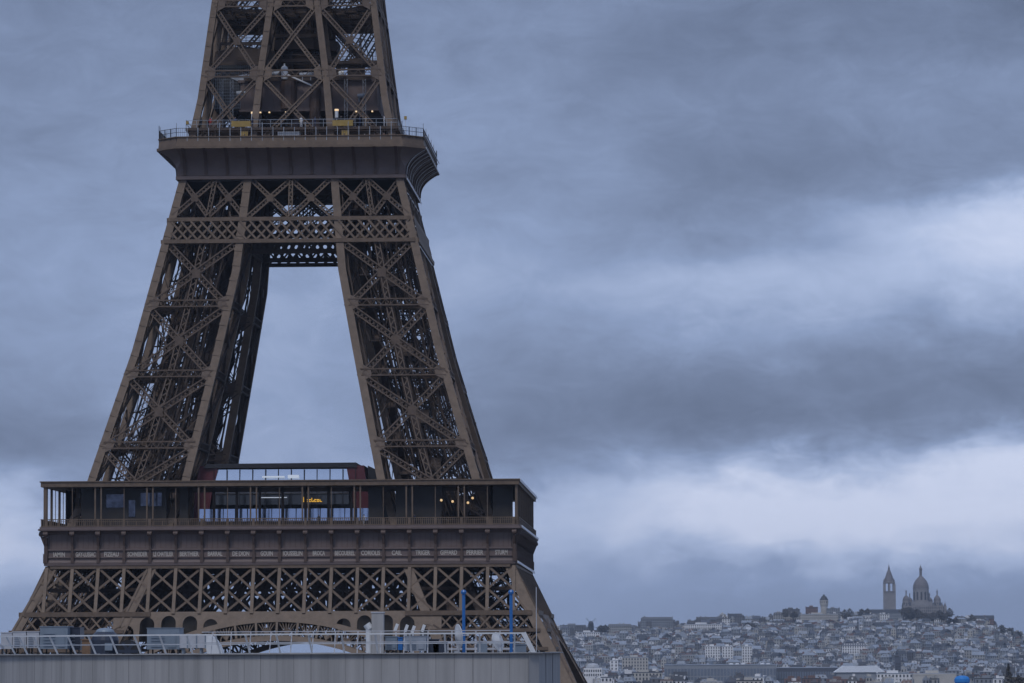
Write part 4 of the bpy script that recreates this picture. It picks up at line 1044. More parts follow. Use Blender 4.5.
spots = [(-9.3, -18.9, 116.95, 0), (-12.2, -19.1, 116.95, 1), (-4.4, -19.0, 116.95, 0), (-2.7, -18.6, 116.95, 3), (4.6, -18.8, 116.95, 1), (8.4, -19.1, 116.95, 0), (11.6, -18.7, 116.95, 3), (14.6, -18.9, 116.95, 2),
         (-14.2, -15.9, 120.1, 1), (-12.8, -15.7, 120.1, 2), (-6.2, -15.8, 120.1, 0), (-.8, -15.8, 120.1, 1), (1.4, -15.7, 120.1, 3), (7.6, -15.8, 120.1, 1), (-7.1, -19.0, 116.95, 4), (1.2, -18.9, 116.95, 0), (2.4, -18.8, 116.95, 1), (13.1, -19, 116.95, 0), (-15.3, -19, 116.95, 1), (-8.9, -15.7, 120.1, 0), (3.6, -15.9, 120.1, 0), (4.4, -15.6, 120.1, 1), (10.6, -15.9, 120.1, 0), (11.5, -15.6, 120.1, 4), (14.4, -15.8, 120.1, 3),
         (-11.5, -34.2, 57.35, 4), (12.6, -34.4, 57.35, 3), (-30.2, -34.3, 57.35, 1), (20.2, -34.2, 57.35, 0), (5.8, -34.3, 57.35, 1)]
used = set()
for i, (x, y, z, ci) in enumerate(spots):
    o = protos[ci] if ci not in used else copy_tree(protos[ci]); used.add(ci)
    o.location = (x, y, z); o.rotation_euler = (0, 0, random.uniform(-2, 2))
    where = 'at the railing of the second platform' if z < 118 and z > 100 else 'on the upper deck of the second platform' if z > 118 else 'behind the railing of the first platform'
    side = 'far left' if x < -10 else 'left of centre' if x < -3 else 'near the centre' if x < 7 else 'right of centre' if x < 12 else 'far right'
    o['label'] = 'person in %s coat standing %s, %s' % (CN[ci], where, side); o['category'] = 'person'; o['group'] = 'visitors on the tower'

# ------------------------------------------------------------------ city
rn = random.Random(11)
def bldg_meshes(w, d, h, wi, ri, style, r):
    """walls with window openings, roof with chimneys; local, base at 0, front faces -y"""
    wl = MB(); wl.box(-w/2, w/2, -d/2, d/2, -6, h)
    fl_ = max(2, int(h/3.2)); nw = max(2, int(w/2.6)); nd_ = max(2, int(d/2.6))
    for f_ in range(fl_):
        z = h-(f_+1)*3.1+.7
        for i in range(nw):
            x = -w/2+(i+.5)*w/nw; wl.add([(x-.6, -d/2-.08, z), (x+.6, -d/2-.08, z), (x+.6, -d/2-.08, z+1.9), (x-.6, -d/2-.08, z+1.9)], [(0, 1, 2, 3)], 1)
        for i in range(nd_):
            y = -d/2+(i+.5)*d/nd_
            for sx in (-1, 1): wl.add([(sx*(w/2+.08), y-.6, z), (sx*(w/2+.08), y+.6, z), (sx*(w/2+.08), y+.6, z+1.9), (sx*(w/2+.08), y-.6, z+1.9)], [(0, 1, 2, 3)], 1)
    rf = MB(); e = .35
    if style == 0:      # mansard
        a = [(-w/2-e, -d/2-e, h), (w/2+e, -d/2-e, h), (w/2+e, d/2+e, h), (-w/2-e, d/2+e, h)]; b = [(-w/2+1.3, -d/2+1.3, h+3), (w/2-1.3, -d/2+1.3, h+3), (w/2-1.3, d/2-1.3, h+3), (-w/2+1.3, d/2-1.3, h+3)]
        rf.add(a+b, [(0, 1, 5, 4), (1, 2, 6, 5), (2, 3, 7, 6), (3, 0, 4, 7), (4, 5, 6, 7), (0, 3, 2, 1)])
        for i in range(nw-1): x = -w/2+(i+1)*w/nw; rf.box(x-.55, x+.55, -d/2+.2, -d/2+1.4, h+.5, h+2.2, 1)
        top = h+3
    elif style == 1:    # gable, ridge along x
        t = 2.6+.12*d
        rf.add([(-w/2-e, -d/2-e, h), (w/2+e, -d/2-e, h), (w/2+e, d/2+e, h), (-w/2-e, d/2+e, h), (-w/2-e, 0, h+t), (w/2+e, 0, h+t)], [(0, 1, 5, 4), (2, 3, 4, 5), (1, 2, 5), (3, 0, 4), (0, 3, 2, 1)]); top = h+t*.7
    elif style == 2:    # flat
        rf.box(-w/2-.1, w/2+.1, -d/2-.1, d/2+.1, h, h+.7); rf.box(-w*.2, w*.1, -d*.2, d*.2, h+.7, h+2.6, 1); top = h+.6
    else:               # hipped
        t = 3.2; k = min(w, d)*.4
        rf.add([(-w/2-e, -d/2-e, h), (w/2+e, -d/2-e, h), (w/2+e, d/2+e, h), (-w/2-e, d/2+e, h), (-w/2+k, 0, h+t), (w/2-k, 0, h+t)], [(0, 1, 5, 4), (1, 2, 5), (2, 3, 4, 5), (3, 0, 4), (0, 3, 2, 1)]); top = h+t*.6
    for i in range(r.randint(1, 3)):
        x = r.uniform(-w/2+1, w/2-1); y = r.uniform(-d/4, d/4); rf.box(x-.9, x+.9, y-.35, y+.35, top-1.2, top+r.uniform(.8, 1.8), 1)
    if r.random() < .5: x = r.choice((-1, 1))*(w/2-.4); rf.box(x-.45, x+.45, -d/2+1, d/2-1, h, top+1.0, 1)
    return wl, rf
PROTO = []
for i in range(44):
    w = rn.choice((4, 5, 6, 7, 8, 10, 12, 15)); d = rn.choice((6, 8, 10)); h = rn.choice((7, 8, 10, 12, 14, 17));  
    wi = rn.choices(range(6), (5, 7, 4, 3, .3, 2))[0]; ri = rn.choices(range(5), (6, 8, 4, .4, 2))[0]; st = rn.choices((0, 1, 2, 3), (5, 3, 3, 2))[0]
    if st == 2: ri = rn.choice((4, 1, 2))
    wl, rf = bldg_meshes(w, d, h, wi, ri, st, rn)
    PROTO.append((wl, rf, w, d, h, wi, ri, st))
def mk_mesh(mb, name, mats):
    o = mb.build(name, mats); me = o.data; bpy.data.objects.remove(o); return me
PM = [(mk_mesh(p[0], 'wall', [WALLS[p[5]], M['opening']]), mk_mesh(p[1], 'roof', [ROOFS[p[6]], WALLS[(p[5]+2) % 6]])) for p in PROTO]
rows = []      # (Y, u0, u1)
cand = []
Y = 2500
while Y < 4740:
    step = 90 if Y < 2800 else 55 if Y < 3700 else 21
    hill_ = Y > 3700
    X = xat(470 if not hill_ else 440, Y); X1 = xat(1040, Y)
    X += rn.uniform(0, 15)
    while X < X1:
        pi = rn.randrange(len(PROTO)); p = PROTO[pi]
        x = X+p[2]/2; y = Y+rn.uniform(-12, 12); z = hillz(x, y) if hill_ else 0
        s_ = rn.uniform(.85, 1.15)
        if Y > 4500: s_ = min(s_, 11/p[4])
        if rn.random() > (.12 if hill_ else .2): cand.append((x, y, z, pi, rn.choice((rn.uniform(-.3, .3), rn.uniform(-1.4, 1.4))), s_))
        X += p[2]+rn.choice((0, .3, 1, 4, 7))
    Y += step
# keep the crest under the basilica and landmarks clear of random blocks
def blocked(x, y):
    xx = x*5350/(y+635)
    return (y > 4600 and 318 < x < 425) or (y > 4660 and 245 < x < 262) or (y > 4690)
cand = [c_ for c_ in cand if not blocked(c_[0], c_[1])]
def usev(x, y):
    a = math.atan((x-CAM[0])/(y-CAM[1]))+YAW; return 512+FPX*math.tan(a)
def vis(c_):
    x, y, z, pi, _, s = c_; u = usev(x, y); return 562 < u < 1030
def scr(c_):
    p = PROTO[c_[3]]; return p[2]*p[4]/(c_[1]+635)**2
# the part of each block that shows above the rows in front
visible = [c_ for c_ in cand if vis(c_)]; hidden = [c_ for c_ in cand if not vis(c_)]
def topv(c_): return (c_[2]+PROTO[c_[3]][4]*c_[5]+2-38.8)*FPX/(c_[1]+635)      # px above horizon
visible = [c_ for c_ in visible if topv(c_) > -33 and not (c_[1] < 2800 and topv(c_) > -19)]
visible.sort(key=lambda c_: -(scr(c_)*(1.6 if c_[1] > 4600 or c_[1] < 3000 else 1)))
ind = visible[:230]; rest = visible[270:] + [c_ for c_ in hidden if topv(c_) > -33]
def feature(u, y):
    if y > 4500:
        return ('near the windmill' if u < 620 else 'on the ridge, left half' if u < 720 else 'on the ridge, middle' if u < 800 else 'near the water tower' if u < 850 else 'below the basilica' if u < 960 else 'right of the basilica')
    p = ('by the tower leg' if u < 640 else 'above the glass hall' if u < 730 else 'left of the tent hall' if u < 830 else 'above the tent hall' if u < 900 else 'right of the tent hall' if u < 960 else 'at the right edge')
    return ('upper slope ' if y > 4150 else 'lower slope ' if y > 3700 else 'flat city ') + p
ST = ['mansard', 'gabled', 'flat', 'hipped']
for (x, y, z, pi, rz, s) in ind:
    p = PROTO[pi]; e = empty('apartment_building', (x, y, z), rz); e.scale = (1, 1, s)
    size = 'small' if p[2] < 7 else 'wide' if p[2] > 11 else 'medium'
    tag(e, '%s %s %s block, %s roof, %s' % (size, WN[p[5]], ST[p[7]], RN[p[6]], feature(usev(x, y), y)), 'building', 'apartment blocks of the hillside city')
    for me, nm in zip(PM[pi], ('wall', 'roof')):
        o = bpy.data.objects.new(nm, me); col.objects.link(o); o.parent = e
# the rest as one mass
mm = []; big = MB(); allm = WALLS+ROOFS+[M['opening']]
for (x, y, z, pi, rz, s) in rest:
    p = PROTO[pi]; c_, n_ = math.cos(rz), math.sin(rz)
    for mb, lut in ((p[0], [p[5], 11]), (p[1], [6+p[6], (p[5]+2) % 6])):
        b0 = len(big.v); big.v += [(x+a*c_-b*n_, y+a*n_+b*c_, z+k*s) for a, b, k in mb.v]; big.f += [tuple(b0+i for i in f) for f in mb.f]; big.m += [lut[q] for q in mb.m]
tag(big.build('distant_city', allm), 'dense mass of small distant city blocks filling the hillside between the nearer ones', 'city', kind='stuff')

# trees -----------------------------------------------------------
def tree_proto(seed, h, w, conifer=False):
    r = random.Random(seed); cr_ = MB()
    for i in range(430):
        if conifer: t = r.random(); rad = w/2*(1-t)*r.random()**.4; z = h*.12+h*.88*t
        else:
            t = r.random(); zc = h*(.28+.72*t); env = math.sin(math.pi*min(1, (t*.92+.12)))**.6; rad = w/2*env*r.random()**.45*(1.0+.28*math.sin(t*9+seed)*math.sin(t*23))*r.choice((1, 1, 1, 1.22))
            z = zc
        a = r.uniform(0, 6.283); c_ = Vector((rad*math.cos(a), rad*math.sin(a), z)); s = r.uniform(.35, .8)*(w/8)
        n_ = Vector((r.uniform(-1, 1), r.uniform(-1, 1), r.uniform(-.3, 1))).normalized(); u_ = n_.orthogonal().normalized(); v_ = n_.cross(u_)
        cr_.add([c_+u_*s, c_+v_*s*.7, c_-u_*s, c_-v_*s*.8+n_*s*.4], [(0, 1, 2), (0, 2, 3)])
    tk = MB(); tk.cyl((0, 0, -2), (0, 0, h*.55), w*.05, 8, w*.025)
    for i in range(6):
        a = i*1.05; tk.cyl((0, 0, h*(.25+.05*i)), (w*.28*math.cos(a), w*.28*math.sin(a), h*(.5+.06*i)), w*.022, 6, w*.008)
    return mk_mesh(cr_, 'crown', [M['leaf']]), mk_mesh(tk, 'trunk', [M['bark']])
TP = [tree_proto(1, 13, 11), tree_proto(2, 11, 12), tree_proto(3, 15, 10), tree_proto(4, 17, 8, True)]
def tree(x, y, z, k, s, label, grp='trees on the hill'):
    e = empty('tree' if k < 3 else 'conifer_tree', (x, y, z), rn.uniform(0, 6)); e.scale = (s, s, s); tag(e, label, 'tree', grp)
    for me, nm in zip(TP[k], ('crown', 'trunk')):
        o = bpy.data.objects.new(nm, me); col.objects.link(o); o.parent = e
for i in range(26):
    u = 903+i*2.1+rn.uniform(-1.5, 1.5); Y = 4640-rn.uniform(0, 60); x = xat(u, Y); vv = 611+abs(u-915)*.03 + (3 if 922 < u < 930 else 0)
    vt = rn.uniform(606.5, 611.5) if u < 920 else rn.uniform(609.5, 614)
    if u > 950: vt = 617
    zt = zat(u, vt, Y); tree(x, Y, zt-14*.95, i % 3, rn.uniform(.8, 1.1), 'dark tree in the clump at the foot of the basilica, %s' % ('left part' if u < 920 else 'middle part' if u < 940 else 'right part'))
for u, vt, lab in ((601, 624, 'dark round tree right of the windmill on the left ridge'), (605.5, 625, 'second dark tree right of the windmill on the left ridge'), (748, 621, 'dark tree below the ridge in the middle of the hill'), (752, 622, 'right one of two dark trees below the middle ridge'), (738, 630, 'dark tree on the slope left of centre'),
                   (845, 611, 'dark tree just right of the round water tower'), (850, 610, 'second dark tree right of the round water tower'), (862, 609, 'tree on the crest left of the bell tower'), (868, 610, 'tree on the crest close to the bell tower'), (786, 610, 'dark tree left of the flat block by the water tower'), (794, 610, 'tree against the flat block by the water tower'),
                   (858, 621, 'dark tree on the slope below the water tower, left of three'), (866, 622, 'dark tree on the slope below the crest, middle of three'), (874, 622, 'dark tree on the slope below the crest, right of three'), (1002, 625, 'tree on the right shoulder of the hill, left of three'), (1010, 628, 'tree on the right shoulder of the hill, middle of three'), (1018, 630, 'tree at the right edge on the shoulder of the hill'),
                   (965, 616, 'tree right of the basilica clump'), (972, 616, 'tree left of the long brown block on the right crest'), (958, 616, 'tree ending the clump right of the basilica')):
    Y = 4600 if vt > 618 else 4660; tree(xat(u, Y), Y, zat(u, vt, Y)-13, rn.randrange(3), 1.0, lab)

# windmill
Y = 4690; x = xat(591, Y); zt = zat(591, 622, Y); e = empty('windmill', (x, Y, zt-14)); tag(e, 'small dark windmill with four sails on the left ridge', 'windmill')
b = MB(); b.lathe(0, 0, [(4.6, -8), (3.8, 8), (3.6, 12), (2.6, 14.5), (0, 15.5)], 14); child(b, 'body', ROOFS[2], e)
b = MB()
for a in range(4):
    t = a*math.pi/2+.75; b.lat((0, -5, 12.5), (9*math.cos(t), -5, 12.5+9*math.sin(t)), (0, -1, 0), 1.5, .2, .2)
child(b, 'sail', M['bark'], e)

# basilica ---------------------------------------------------------
YB = 4715.0
def bx_(u, v): return xat(u, YB), zat(u, v, YB)
X0 = xat(921.5, YB); GZ = 70
bas = empty('basilica', (X0, YB, GZ)); tag(bas, 'pale domed basilica with a tall central dome and smaller domes crowning the hill', 'church')
def zv(v): return zat(921, v, YB)-GZ
def dome(cx, cy, rw, v_drum0, v_spring, v_top, v_tip, k=20):
    b = MB(); z0, z1, z2, z3 = zv(v_drum0), zv(v_spring), zv(v_top), zv(v_tip)
    b.lathe(cx, cy, [(rw, z0), (rw, z1-1), (rw*1.05, z1-.9), (rw*1.05, z1)], k)
    D = child(b, 'drum', M['sacre'], bas)
    b = MB(); pr = [(rw*1.0, z1)]
    for i in range(1, 10):
        t = i/10; pr.append((rw*math.cos(t*math.pi/2)**.75, z1+(z2-z1)*t**.92*1.0))
    pr += [(rw*.17, z2), (rw*.17, z2+(z3-z2)*.55), (rw*.24, z2+(z3-z2)*.56), (rw*.08, z2+(z3-z2)*.78), (0, z3)]
    b.lathe(cx, cy, pr, k); child(b, 'cupola', M['sacredk'], D)
    b = MB(); n_ = 12
    for i in range(n_):
        t = 2*math.pi*i/n_; x, y = cx+(rw+.06)*math.cos(t), cy+(rw+.06)*math.sin(t); b.beam((x, y, z0+(z1-z0)*.25), (x, y, z0+(z1-z0)*.75), rw*.22, .1, (math.cos(t), math.sin(t), 0))
    child(b, 'window', M['opening'], D)
dome(0, 0, 10.4, 604, 588, 575.5, 564.5, 28)
sxx = lambda u: xat(u, YB)-X0
dome(sxx(906.4), -6, 4.7, 609, 600.5, 595, 589)
dome(sxx(937.4), -6, 4.7, 609, 600.5, 595, 589)
dome(sxx(911), 18, 4.0, 609, 601, 597, 592); dome(sxx(931), 18, 4.0, 609, 601, 597, 592)
dome(sxx(945), -8, 1.6, 614, 606, 603, 601)
b = MB(); b.box(sxx(903), sxx(943), -14, 22, -2, zv(606)); b.box(sxx(911), sxx(932), -18, 26, -2, zv(602)); b.box(sxx(941), sxx(946.5), -10, -2, -2, zv(606)); b.prism([(sxx(912), -18.2, zv(606)), (sxx(916), -18.2, zv(600)), (sxx(920), -18.2, zv(606))], (0, 4, 0)); b.prism([(sxx(923), -18.2, zv(606)), (sxx(927), -18.2, zv(600)), (sxx(931), -18.2, zv(606))], (0, 4, 0))
for i in range(10): x = sxx(904+i*4.2); b.box(x-.8, x+.8, -19 if 911 < 904+i*4.2 < 932 else -14.8, -10, -2, zv(604.5))
BW = child(b, 'nave', M['sacre'], bas)
b = MB()
for rr_ in range(3):
    for i in range(19):
        u = 904.5+i*2.15; yy = -18.3 if 911.5 < u < 931.5 else -14.2; z = zv(608+rr_*3); b.add([(sxx(u)-.5, yy, z-1.2), (sxx(u)+.5, yy, z-1.2), (sxx(u)+.5, yy, z+1.2), (sxx(u)-.5, yy, z+1.2)], [(0, 1, 2, 3)])
child(b, 'window', M['opening'], BW)
b = MB(); b.prism([(sxx(903), -14, zv(606)), (sxx(903), 22, zv(606)), (sxx(903), 4, zv(602.5))], (sxx(943)-sxx(903), 0, 0)); child(b, 'roof', ROOFS[0], bas)
# bell tower
XC = xat(889.7, YB); bt = empty('bell_tower', (XC, YB, GZ)); tag(bt, 'tall square stone bell tower with a pointed cap left of the basilica domes', 'bell tower')
hw = 7.1; z1 = zv(582); b = MB(); b.box(-hw, hw, -hw, hw, -4, zv(591)); b.box(-hw-.4, hw+.4, -hw-.4, hw+.4, zv(583), z1)
for sx in (-1, 0, 1):
    for sy in (-1, 0, 1):
        if sx or sy: b.box(sx*(hw-1.2)-1.2, sx*(hw-1.2)+1.2, sy*(hw-1.2)-1.2, sy*(hw-1.2)+1.2, zv(591), zv(583))
for sx in (-1, 1): b.box(sx*hw-1.2, sx*hw+1.2, -hw-.3, -hw+1, -4, zv(584))
b.box(-1, 1, -hw-.3, -hw, -4, zv(584)); child(b, 'shaft', M['sacre'], bt)
b = MB(); b.lathe(0, 0, [(7.3, z1), (6.6, z1+1.5), (5.6, zv(578)), (3.4, zv(573)), (1.4, zv(569.5)), (1.4, zv(568)), (.6, zv(566)), (0, zv(563.5))], 16); child(b, 'cap', M['sacredk'], bt)
b = MB()
for sx in (-1, 1):
    for sy in (-1, 1): b.lathe(sx*6.3, sy*6.3, [(1.0, z1), (1.0, z1+2), (.5, z1+3.6), (0, z1+5)], 8)
child(b, 'pinnacle', M['sacredk'], bt)
b = MB(); b.box(-7.6, 7.6, -7.6, 7.6, zv(592.2), zv(591.2)); b.box(-7.7, 7.7, -7.7, 7.7, zv(583.4), zv(582.4)); child(b, 'cornice', M['sacredk'], bt)
# water tower
XW = xat(824.4, YB); wt = empty('water_tower', (XW, YB, GZ)); tag(wt, 'round pale water tower with a pointed roof on the ridge', 'water tower')
b = MB(); b.lathe(0, 0, [(4.6, -2), (4.6, zv(606)), (5.2, zv(605)), (5.7, zv(603)), (5.7, zv(599.5)), (5.2, zv(599.4))], 16); child(b, 'shaft', WALLS[0], wt)
b = MB(); b.lathe(0, 0, [(6.0, zv(599.6)), (3.2, zv(596)), (1.2, zv(595.2)), (1.2, zv(594.4)), (0, zv(593.6))], 16); child(b, 'roof', ROOFS[2], wt)
b = MB()
for i in range(12): t = i*math.pi/6; b.beam((5.75*math.cos(t), 5.75*math.sin(t), zv(602.6)), (5.75*math.cos(t), 5.75*math.sin(t), zv(600.6)), 1.0, .1, (math.cos(t), math.sin(t), 0))
child(b, 'window', M['opening'], wt)

# singled out buildings: (name, u0, u1, v_top, v_ground, Y, depth, wall, roof, style, label)
LM = [
 ('apartment_building', 641, 673, 617, 632, 4680, 14, 3, 0, 0, 'large dark slate roofed block on the left ridge, its left end squared off'),
 ('apartment_building', 684, 722, 624, 637, 4600, 14, 1, 1, 2, 'long pale row of many windows on the ridge above the glass hall'),
 ('apartment_building', 560, 586, 625, 636, 4690, 14, 3, 0, 2, 'long dark flat block at the far left end of the ridge'),
 ('apartment_building', 576, 600, 632, 640, 4560, 12, 1, 1, 2, 'low pale block below the windmill'),
 ('apartment_building', 608, 632, 624, 640, 4650, 14, 2, 0, 0, 'stone grey slate roofed block right of the windmill trees'),
 ('apartment_building', 698, 720, 617, 626, 4700, 12, 3, 2, 0, 'dark roofed block on the ridge above the long pale row'),
 ('apartment_building', 720, 726, 614, 626, 4705, 12, 0, 4, 2, 'tall narrow cream block standing above the ridge'),
 ('apartment_building', 728, 742, 614, 628, 4705, 12, 5, 2, 1, 'dark gabled block right of the tall narrow cream block'),
 ('apartment_building', 783, 800, 609, 620, 4705, 12, 5, 2, 2, 'long dark flat topped block left of the water tower'),
 ('apartment_building', 806, 818, 607, 618, 4700, 14, 4, 2, 2, 'reddish brown flat block next to the water tower'),
 ('apartment_building', 827, 840, 608.5, 618, 4700, 14, 3, 2, 2, 'grey block with dark top right of the water tower'),
 ('apartment_building', 800, 838, 614, 624, 4640, 14, 0, 1, 2, 'long cream terrace just below the water tower'),
 ('apartment_building', 862, 872, 613, 624, 4660, 12, 1, 0, 3, 'white house on the crest left of the bell tower'),
 ('apartment_building', 880, 889, 614, 624, 4640, 12, 1, 0, 2, 'white house standing right below the bell tower'),
 ('church_hall', 868, 902, 610, 618, 4690, 14, 3, 2, 1, 'long low dark gabled hall running behind the bell tower'),
 ('apartment_building', 880, 900, 622, 632, 4560, 12, 0, 1, 2, 'pale cream flat block on the slope under the bell tower'),
 ('apartment_building', 896, 922, 627, 634, 4520, 12, 0, 1, 0, 'cream zinc roofed terrace on the slope under the tree clump'),
 ('apartment_building', 972, 994, 616, 626, 4690, 14, 4, 2, 1, 'long brown gabled block on the right crest of the hill'),
 ('apartment_building', 705, 720, 646, 660, 4000, 12, 1, 4, 2, 'white modern block of flats with open balconies above the glass hall'),
 ('apartment_building', 722, 733, 646, 660, 4000, 12, 1, 4, 2, 'narrow white block right beside the white balcony flats'),
 ('apartment_building', 742, 752, 646, 660, 4000, 12, 1, 4, 2, 'white block standing apart right of the balcony flats'),
 ('apartment_building', 842, 866, 643, 655, 4050, 12, 1, 0, 0, 'white mansard terrace above the white tent hall'),
 ('apartment_building', 622, 648, 657, 668, 3300, 14, 0, 1, 2, 'broad beige block left of the glass hall'),
 ('apartment_building', 610, 618, 660, 668, 3250, 12, 1, 4, 2, 'small bright white block left of the broad beige one'),
 ('apartment_building', 628, 662, 672, 690, 2500, 12, 0, 0, 2, 'pale near house with square openings at the bottom left of the city'),
 ('apartment_building', 648, 662, 671, 690, 2520, 12, 1, 2, 2, 'white windowed house beside the pale near house'),
 ('apartment_building', 594, 614, 679, 690, 2300, 10, 1, 4, 2, 'low white roof edge at the foot of the tower leg'),
 ('apartment_building', 700, 722, 681, 690, 2100, 12, 0, 4, 2, 'cream wall end below the glass hall'),
 ('apartment_building', 736, 762, 680, 690, 2100, 12, 0, 2, 2, 'cream chimney wall with dark cap at the bottom edge'),
 ('apartment_building', 784, 800, 678.5, 690, 2300, 12, 4, 3, 2, 'brick red block left of the white tent hall'),
 ('apartment_building', 802, 820, 678, 690, 2300, 12, 4, 2, 2, 'dark brick block below the white tent hall, left one'),
 ('apartment_building', 826, 848, 679, 690, 2250, 12, 4, 3, 2, 'dark brick block below the white tent hall, right one'),
 ('apartment_building', 876, 912, 673, 690, 2350, 14, 1, 1, 2, 'long white building with a row of dark windows right of the tent hall'),
 ('apartment_building', 912, 955, 673, 690, 2300, 14, 0, 4, 2, 'blank beige building left of the blue cover'),
 ('apartment_building', 974, 1000, 678, 690, 2200, 12, 3, 2, 2, 'low dark roofed house right of the blue cover'),
 ('apartment_building', 994, 1010, 679, 690, 2200, 12, 1, 2, 2, 'low white walled house beside the conifer'),
]
for (nm, u0, u1, vt, vg, Y, dp, wi, ri, st, lab) in LM:
    x0, x1 = xat(u0, Y), xat(u1, Y); zt = zat((u0+u1)/2, vt, Y); gz = max(0, hillz((x0+x1)/2, Y)); 
    extra = {0: 3, 1: 3.5, 2: .7, 3: 2.5}[st]
    h = max(3, zt-extra-gz); wl, rf = bldg_meshes(x1-x0, dp, h, wi, ri, st, rn)
    if 'blank' in lab:
        wl = MB(); w_ = (x1-x0)/2; wl.box(-w_, w_, -dp/2, dp/2, -6, h); wl.box(-w_*.1, -w_*.06, -dp/2-.3, -dp/2, 0, h); wl.box(-w_, w_*.4, -dp/2-.2, -dp/2, h-1, h-.4)
    e = empty(nm, ((x0+x1)/2, Y, gz), 0); tag(e, lab, 'building', 'landmark blocks of the city')
    child(wl, 'wall', [WALLS[wi], M['opening']], e); child(rf, 'roof', [ROOFS[ri], WALLS[wi]], e)
PROFILE = [(556, 626), (586, 626), (588, 629), (606, 628), (608, 625), (632, 627), (641, 620), (675, 621), (684, 621), (700, 618), (722, 615), (745, 616), (770, 615), (785, 611), (800, 612), (840, 612), (850, 614), (862, 612), (900, 613), (955, 620), (972, 618), (992, 618), (1000, 625), (1030, 634)]
u = 556; kk = 0
while u < 1026:
    wpx = rn.uniform(4, 10); Y = 4690+rn.uniform(-14, 14)
    if not (903 < u+wpx/2 < 950) and not (818 < u+wpx/2 < 831):
        vt = interp(u+wpx/2, PROFILE)+rn.uniform(-.8, 3.0); x0, x1 = xat(u, Y), xat(u+wpx, Y); zt = zat(u, vt, Y); gz = hillz((x0+x1)/2, Y); st = rn.choice((0, 0, 1, 2, 2, 3)); h = max(3, zt-{0: 3, 1: 3.5, 2: .7, 3: 2.5}[st]-gz)
        wi = rn.choice((0, 1, 2, 2, 3, 5, 5)); ri = rn.choice((0, 0, 1, 2, 2)); wl, rf = bldg_meshes(x1-x0, 10, h, wi, ri, st, rn)
        e = empty('apartment_building', ((x0+x1)/2, Y, gz), rn.uniform(-.2, .2)); tag(e, '%s %s %s block, %s roof, on the skyline %s' % ('narrow' if wpx < 6 else 'medium' if wpx < 8 else 'wide', WN[wi], ST[st], RN[ri], feature(u, 4600)), 'building', 'blocks along the crest')
        child(wl, 'wall', [WALLS[wi], M['opening']], e); child(rf, 'roof', [ROOFS[ri], WALLS[wi]], e)
    u += wpx+rn.choice((-1, -.5, 0, .5))
u = 586; kk = 0
while u < 1030:
    wpx = rn.uniform(5, 13); Y = 2150+rn.uniform(-20, 20)
    if not (950 < u+wpx/2 < 972) and rn.random() > .25:
        vt = rn.uniform(676, 682.5); x0, x1 = xat(u, Y), xat(u+wpx, Y); zt = zat(u, vt, Y); st = rn.choice((0, 1, 2, 2, 2, 3)); h = max(3, zt-{0: 3, 1: 3.2, 2: .7, 3: 2.5}[st])
        wi = rn.choice((0, 1, 1, 2, 3, 4, 5)); ri = rn.choice((0, 1, 1, 2, 2, 3, 4)); wl, rf = bldg_meshes(x1-x0, 8, h, wi, ri, st, rn)
        e = empty('town_house', ((x0+x1)/2, Y, 0), rn.uniform(-.3, .3)); tag(e, '%s %s %s house with %s roof at the bottom edge, %s' % ('narrow' if wpx < 7 else 'medium' if wpx < 10 else 'wide', WN[wi], ST[st], RN[ri], feature(u, 3000).replace('flat city ', '')), 'house', 'houses along the bottom edge')
        child(wl, 'wall', [WALLS[wi], M['opening']], e); child(rf, 'roof', [ROOFS[ri], WALLS[wi]], e)
    u += wpx
# glass hall
def hall_box(nm, u0, u1, vt, Y, dp, m_, roofm, lab, gable=0, nwin=0):
    x0, x1 = xat(u0, Y), xat(u1, Y); zt = zat((u0+u1)/2, vt, Y); e = empty(nm, ((x0+x1)/2, Y, 0)); tag(e, lab, 'hall'); w = (x1-x0)/2
    b = MB(); b.box(-w, w, 0, dp, 0, zt-gable-.5); 
    child(b, 'wall', m_, e)
    b = MB()
    if gable: b.prism([(-w-1, -1, zt-gable-.5), (-w-1+gable*1.4, dp*.45, zt), (w+1-gable*1.4, dp*.45, zt), (w+1, -1, zt-gable-.5)], (0, .5, 0)); b.add([(-w-1, -1, zt-gable-.5), (w+1, -1, zt-gable-.5), (w+1-gable*1.4, dp*.45, zt), (-w-1+gable*1.4, dp*.45, zt), (w+1, dp, zt-gable-.5), (-w-1, dp, zt-gable-.5)], [(0, 1, 2, 3), (3, 2, 4, 5), (1, 4, 2), (0, 3, 5)])
    else: b.box(-w-.3, w+.3, -.3, dp, zt-.5, zt)
    child(b, 'roof', roofm, e)
    if nwin:
        b = MB()
        for i in range(nwin): x = -w+(i+.5)*2*w/nwin; b.box(x-w/nwin*.7, x+w/nwin*.7, -.1, -.02, zt-gable-9, zt-gable-3.4); b.box(x-w/nwin*.7, x+w/nwin*.7, -.1, -.02, 1, zt-gable-10)
        child(b, 'window', M['facade_glass'], e)
    return e
hall_box('exhibition_hall', 664, 776, 664.5, 2600, 60, WALLS[3], ROOFS[1], 'long grey glass sided hall with a pale edged flat roof below the hill', nwin=34)
hall_box('exhibition_hall', 776, 842, 667.5, 2650, 60, ROOFS[0], ROOFS[1], 'dark blue grey glazed wing right of the long grey hall', nwin=26)
hall_box('tent_hall', 836, 884, 666, 2400, 40, WALLS[3], M['tentw'], 'bright white tent roofed hall below the basilica', gable=4.2)
